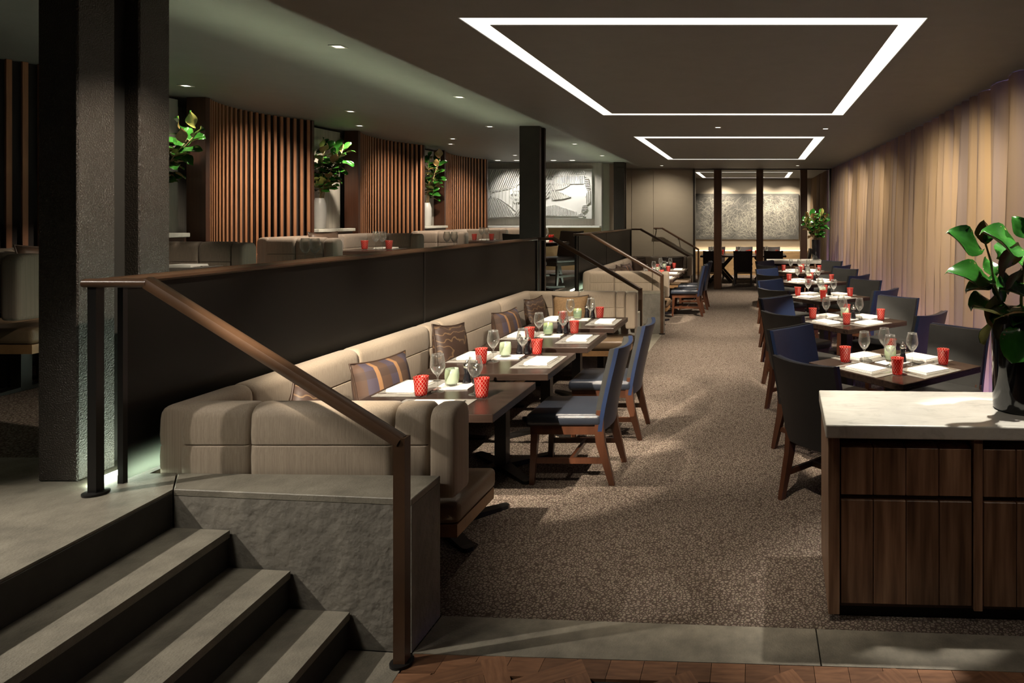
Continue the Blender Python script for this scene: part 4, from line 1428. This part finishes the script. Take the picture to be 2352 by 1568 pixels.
# ------------------------------------------------------------------ artworks
def hatch(poly, ang, step):
    """segments of parallel lines inside a polygon"""
    d = Vector((math.cos(ang), math.sin(ang)))
    nr = Vector((-d.y, d.x))
    pv = [Vector(p) for p in poly]
    lo, hi = min(p.dot(nr) for p in pv), max(p.dot(nr) for p in pv)
    k = lo + step / 2
    segs = []
    while k < hi:
        xs_ = []
        for a, b_ in zip(pv, pv[1:] + pv[:1]):
            da, db = a.dot(nr) - k, b_.dot(nr) - k
            if (da < 0) != (db < 0):
                p = a + (b_ - a) * (da / (da - db))
                xs_.append(p.dot(d))
        xs_.sort()
        for s0, s1 in zip(xs_[::2], xs_[1::2]):
            if s1 - s0 > .01:
                segs.append((d * s0 + nr * k, d * s1 + nr * k))
        k += step
    return segs
t = thing('relief_artwork', 'large white ribbed relief artwork on the raised level wall', 'artwork', (-4.65, 14.83, 2.28))
AW, AH = 2.26, 1.09
MB().box(-AW / 2, AW / 2, -.05, .035, -AH / 2, AH / 2, .004).build('panel', 'relief_plaster', t)
REG = [([(.02, .98), (.40, .98), (.34, .72), (.20, .62), (.03, .55)], 68, .030), ([(.02, .43), (.06, .43), (.12, .37), (.20, .24), (.27, .05), (.02, .03)], 74, .026),
       ([(.03, .53), (.20, .60), (.29, .66), (.29, .12), (.22, .26), (.12, .40), (.03, .46)], 90, .055), ([(.22, .47), (.25, .56), (.30, .57), (.33, .48), (.31, .34), (.26, .32)], 110, .026),
       ([(.26, .12), (.30, .20), (.36, .18), (.36, .05), (.28, .05)], 60, .028), ([(.50, .98), (.67, .98), (.63, .80), (.50, .80)], 66, .036), ([(.67, .90), (.70, .97), (.93, .96), (.94, .90), (.80, .87), (.70, .86)], 118, .026),
       ([(.62, .86), (.93, .86), (.92, .70), (.62, .70)], 90, .026), ([(.60, .70), (.79, .68), (.72, .60), (.62, .57)], 108, .032), ([(.60, .58), (.68, .55), (.80, .44), (.72, .40), (.62, .38)], 112, .032),
       ([(.46, .64), (.60, .72), (.59, .44), (.50, .36)], 60, .030), ([(.50, .18), (.58, .26), (.65, .28), (.72, .23), (.85, .14), (.85, .06), (.50, .07)], 90, .022),
       ([(.93, .85), (.97, .79), (.985, .60), (.955, .57), (.93, .70)], 2, .028), ([(.96, .56), (.985, .56), (.985, .33), (.95, .28), (.935, .44)], 90, .026),
       ([(.91, .26), (.95, .29), (.96, .20), (.93, .13), (.90, .15)], 2, .026), ([(.85, .06), (.90, .12), (.94, .05), (.89, .02)], 2, .024)]
mb = MB()
for poly, an, st in REG:
    P = [((u - .5) * AW, (v_ - .5) * AH) for u, v_ in poly]
    for a, b_ in hatch(P, R(an), st * 1.35):
        mb.bar((a.x, -.066, a.y), (b_.x, -.066, b_.y), .016, .036, up=(0, 1, 0))
    for a, b_ in zip(P, P[1:] + P[:1]):
        mb.bar((a[0], -.060, a[1]), (b_[0], -.060, b_[1]), .012, .022, up=(0, 1, 0))
o = mb.build('ribs', 'relief_plaster', t)
o['kind'] = 'stuff'
struct(MB().box(-6.1, -3.34, 14.72, 14.868, UP + .92, UP + .96, .003).build('trim_5', 'white_trim'), 'pale ledge below the relief artwork', 'ledge')
struct(MB().box(-6.1, -3.34, 14.82, 14.869, UP, UP + .919).build('trim_6', 'wood_oak'), 'oak panelling below the relief artwork', 'wainscot')
t = thing('line_artwork', 'wide grey canvas covered with pale scratched lines in the private room', 'artwork', (-.24, 20.94, 1.79))
MB().box(-1.60, 1.60, -.03, .045, -.70, .70, .003).build('canvas', 'canvas_grey', t)
mb = MB()
ra = random.Random(21)
cl = [(ra.uniform(-1.6, 1.6), ra.uniform(-.7, .7), ra.uniform(0, math.pi)) for _ in range(60)]
for k in range(2600):
    cx, cz, ca_ = ra.choice(cl)
    x, z = cx + ra.gauss(0, .22), cz + ra.gauss(0, .18)
    a = ca_ + ra.gauss(0, .5)
    L = ra.uniform(.06, .20)
    wd = ra.uniform(.001, .0038)
    dx, dz = math.cos(a) * L, math.sin(a) * L
    if abs(x) + abs(dx) > 1.58 or abs(z) + abs(dz) > .68:
        continue
    y = -.0305 - ra.random() * .001
    nx, nz = -math.sin(a) * wd, math.cos(a) * wd
    mb.poly([(x - dx, y, z - dz), (x + nx, y, z + nz), (x + dx, y, z + dz), (x - nx, y, z - nz)])
o = mb.build('scratched_lines', 'stroke', t)
o['kind'] = 'stuff'

tag(MB().box(-1.9, 1.6, 20.93, 20.955, .7405, .752).build('light_strip', 'led_warm'), 'warm light strip on the private room wainscot', 'light strip')

# ------------------------------------------------------------------ downlights and their lamps
zl = CEIL - .022
def downlight(label, x, y, lamps=(), size=.030):
    t = thing('downlight', label, 'downlight', (x, y, CEIL), 0, 'small recessed ceiling downlights')
    s = size
    mb = MB()
    for a in ((-s - .014, -s, -s - .014, s + .014), (s, s + .014, -s - .014, s + .014), (-s, s, -s - .014, -s), (-s, s, s, s + .014)):
        mb.box(a[0], a[1], a[2], a[3], -.006, -.0005)
    mb.build('trim_ring', 'bulb_trim', t)
    MB().box(-s, s, -s, s, -.003, -.0008).build('lens', 'lens_light', t)
    for tgt, pw, an, *rest in lamps:
        spot(t, (x, y, CEIL - .012), tgt, pw, an, *(rest or (0.35,)))
    return t
def ceil_at(px, py):
    Y = F * (CEIL - H) / (VY - py)
    return ((px - VX) / F * Y, Y)
DL = [
    ((777, 106), 'downlight nearest the camera over the raised level', [((-4.6, 5.25, 1.4), 160, 36)]),
    ((427, 196), 'downlight just right of the near column', [((-5.66, 6.3, 1.9), 70, 86, .9)]),
    ((805, 255), 'downlight above the largest slat screen', [((-5.65, 7.6, 1.3), 300, 100, 1.0)]),
    ((826, 288), 'downlight above the niche with the first vase', [((-5.66, 8.9, 1.8), 130, 76, .9)]),
    ((1055, 222), 'downlight over the raised aisle in the green lit band', [((-4.6, 8.35, 1.4), 330, 20)]),
    ((1125, 290), 'downlight left of the middle column', [((-4.6, 11.6, 1.4), 300, 20)]),
    ((1040, 318), 'downlight above the middle slat screen', [((-5.65, 10.5, 1.3), 280, 100, 1.0)]),
    ((1035, 330), 'faint downlight above the second niche', [((-5.66, 11.7, 1.8), 120, 76, .9)]),
    ((1320, 330), 'downlight just right of the middle column', [((-3.4, 10.9, 1.4), 330, 30)]),
    ((1383, 357), 'downlight before the far column', []),
    ((1183, 356), 'downlight before the relief artwork wall', [((-5.6, 13.1, 1.3), 280, 100, 1.0)]),
    ((1649, 292), 'downlight in the ceiling between the two light slots, left', [((-.45, 8.9, 0), 850, 72, .9)]),
    ((1896, 295), 'downlight in the ceiling between the two light slots, right', [((.9, 8.86, .75), 480, 34), ((2.1, 11.2, 1.35), 150, 66, .9)]),
    ((1520, 380), 'downlight over the far end of the dining room, left', [((-2.3, 16.7, 1.0), 90, 120, 1.0)]),
    ((1832, 380), 'downlight over the far end of the dining room, right', [((-.4, 15.2, 0), 700, 54, .9), ((1.2, 14.5, .9), 300, 30)]),
]
for (px, py), lb, lm in DL:
    x, y = ceil_at(px, py)
    downlight(lb, x, y, lm)
# picture lights over the relief artwork
for k, px in enumerate((1134, 1178, 1264, 1308)):
    x = (px - VX) / F * 14.0
    downlight(('leftmost', 'second', 'third', 'rightmost') [k] + ' of four picture downlights before the relief artwork', x, 14.22, [((x + .2, 14.8, 1.9), 60, 90, .9, (1.0, .96, .9))], .05)
# private room
for x, lb in ((-1.0, 'left'), (.25, 'middle'), (1.0, 'right')):
    downlight(lb + ' picture downlight of the private room', x, 20.2, [((x, 20.95, 1.5), 330, 100, 1.0)], .04)
# out of frame lamps towards the photographer, some of them added as fill
downlight('downlight above the near stairs, out of frame', -4.35, 1.9, [((-2.1, 1.9, .3), 440, 56, .7, COOL)])
downlight('downlight above the near sideboard, out of frame', 1.0, 3.62, [((.95, 3.28, .9), 300, 44, .7, COOL)])
downlight('downlight above the near plant, out of frame', 1.8, 3.3, [((1.26, 3.2, 1.45), 300, 17, .5, COOL)])
downlight('downlight above the near aisle, out of frame', -.35, 2.9, [((-.2, 4.0, 0), 260, 56, .9)])
downlight('downlight above the threshold, out of frame', 1.5, 1.6, [((1.15, 2.85, .1), 36, 44, .8)])
downlight('first bench downlight, out of frame', -1.88, 1.0, [((-1.84, 5.0, .62), 2600, 31, .5)])
downlight('added soft fill lamp for the near bench end, out of frame', -2.6, 1.5, [((-2.0, 3.1, .6), 170, 50, .9, COOL, .3)])  # soft fill added to even out the bench end
downlight('added lamp for the right faces of the near column, out of frame', -1.55, 3.0, [((-3.0, 3.2, 1.75), 220, 40, .8)])  # added to brighten the column faces towards the room
# unseen spots at the ceiling slots, some added to brighten benches and curtain
f1, f2, f3 = FRAMES
spot(f1, (.5, 4.13, zl), (.975, 4.85, .75), 700, 33, .3)
spot(f1, (.955, 5.2, zl), (.92, 6.9, .75), 850, 30, .3)
spot(f1, (-.3, 4.13, zl), (-.5, 5.8, 0), 300, 56, .9)
spot(f1, (-.3, 7.87, zl), (-.45, 7.0, 0), 300, 56, .9)
for y in (4.5, 5.4, 6.4):
    spot(f1, (-1.69, y, zl), (-1.50, y + .3, .60), 420, 38, .3)
for y in (4.3, 5.4, 6.5, 7.6):
    spot(f1, (-1.69, y, zl), (-2.50, y - .1, .80), 170, 44, .8)
spot(f1, (-1.69, 7.87, zl), (-2.0, 10.65, .7), 420, 34, .8)
spot(f2, (.955, 10.15, zl), (.89, 10.95, .75), 700, 33, .3)
spot(f2, (.955, 11.8, zl), (.89, 12.94, .75), 700, 33, .3)
spot(f2, (-1.5, 10.15, zl), (-1.76, 11.5, .75), 800, 28, .3)
spot(f2, (-1.72, 10.9, zl), (-1.76, 12.4, .75), 800, 28, .3)
spot(f2, (-1.72, 11.8, zl), (-1.76, 13.3, .75), 800, 28, .3)
for y in (10.9, 12.2, 13.5):
    spot(f2, (-1.72, y, zl), (-2.55, y, .80), 120, 50, .8)
spot(f2, (-.4, 10.15, zl), (-.45, 11.6, 0), 800, 64, .9)
for y in (4.12, 5.2, 6.4):
    spot(f1, (.955, y, zl), (2.12, y + 2.0, 1.45), 300, 66, .9)
for y in (10.15, 11.6, 13.2):
    spot(f2, (.965, y, zl), (2.1, y + 2.0, 1.45), 260, 66, .9)
spot(f3, (-.3, 18.07, zl), (-.3, 18.75, .75), 420, 70, .8)
spot(f3, (-.3, 18.07, zl), (-.3, 20.9, .7), 300, 80, .8)
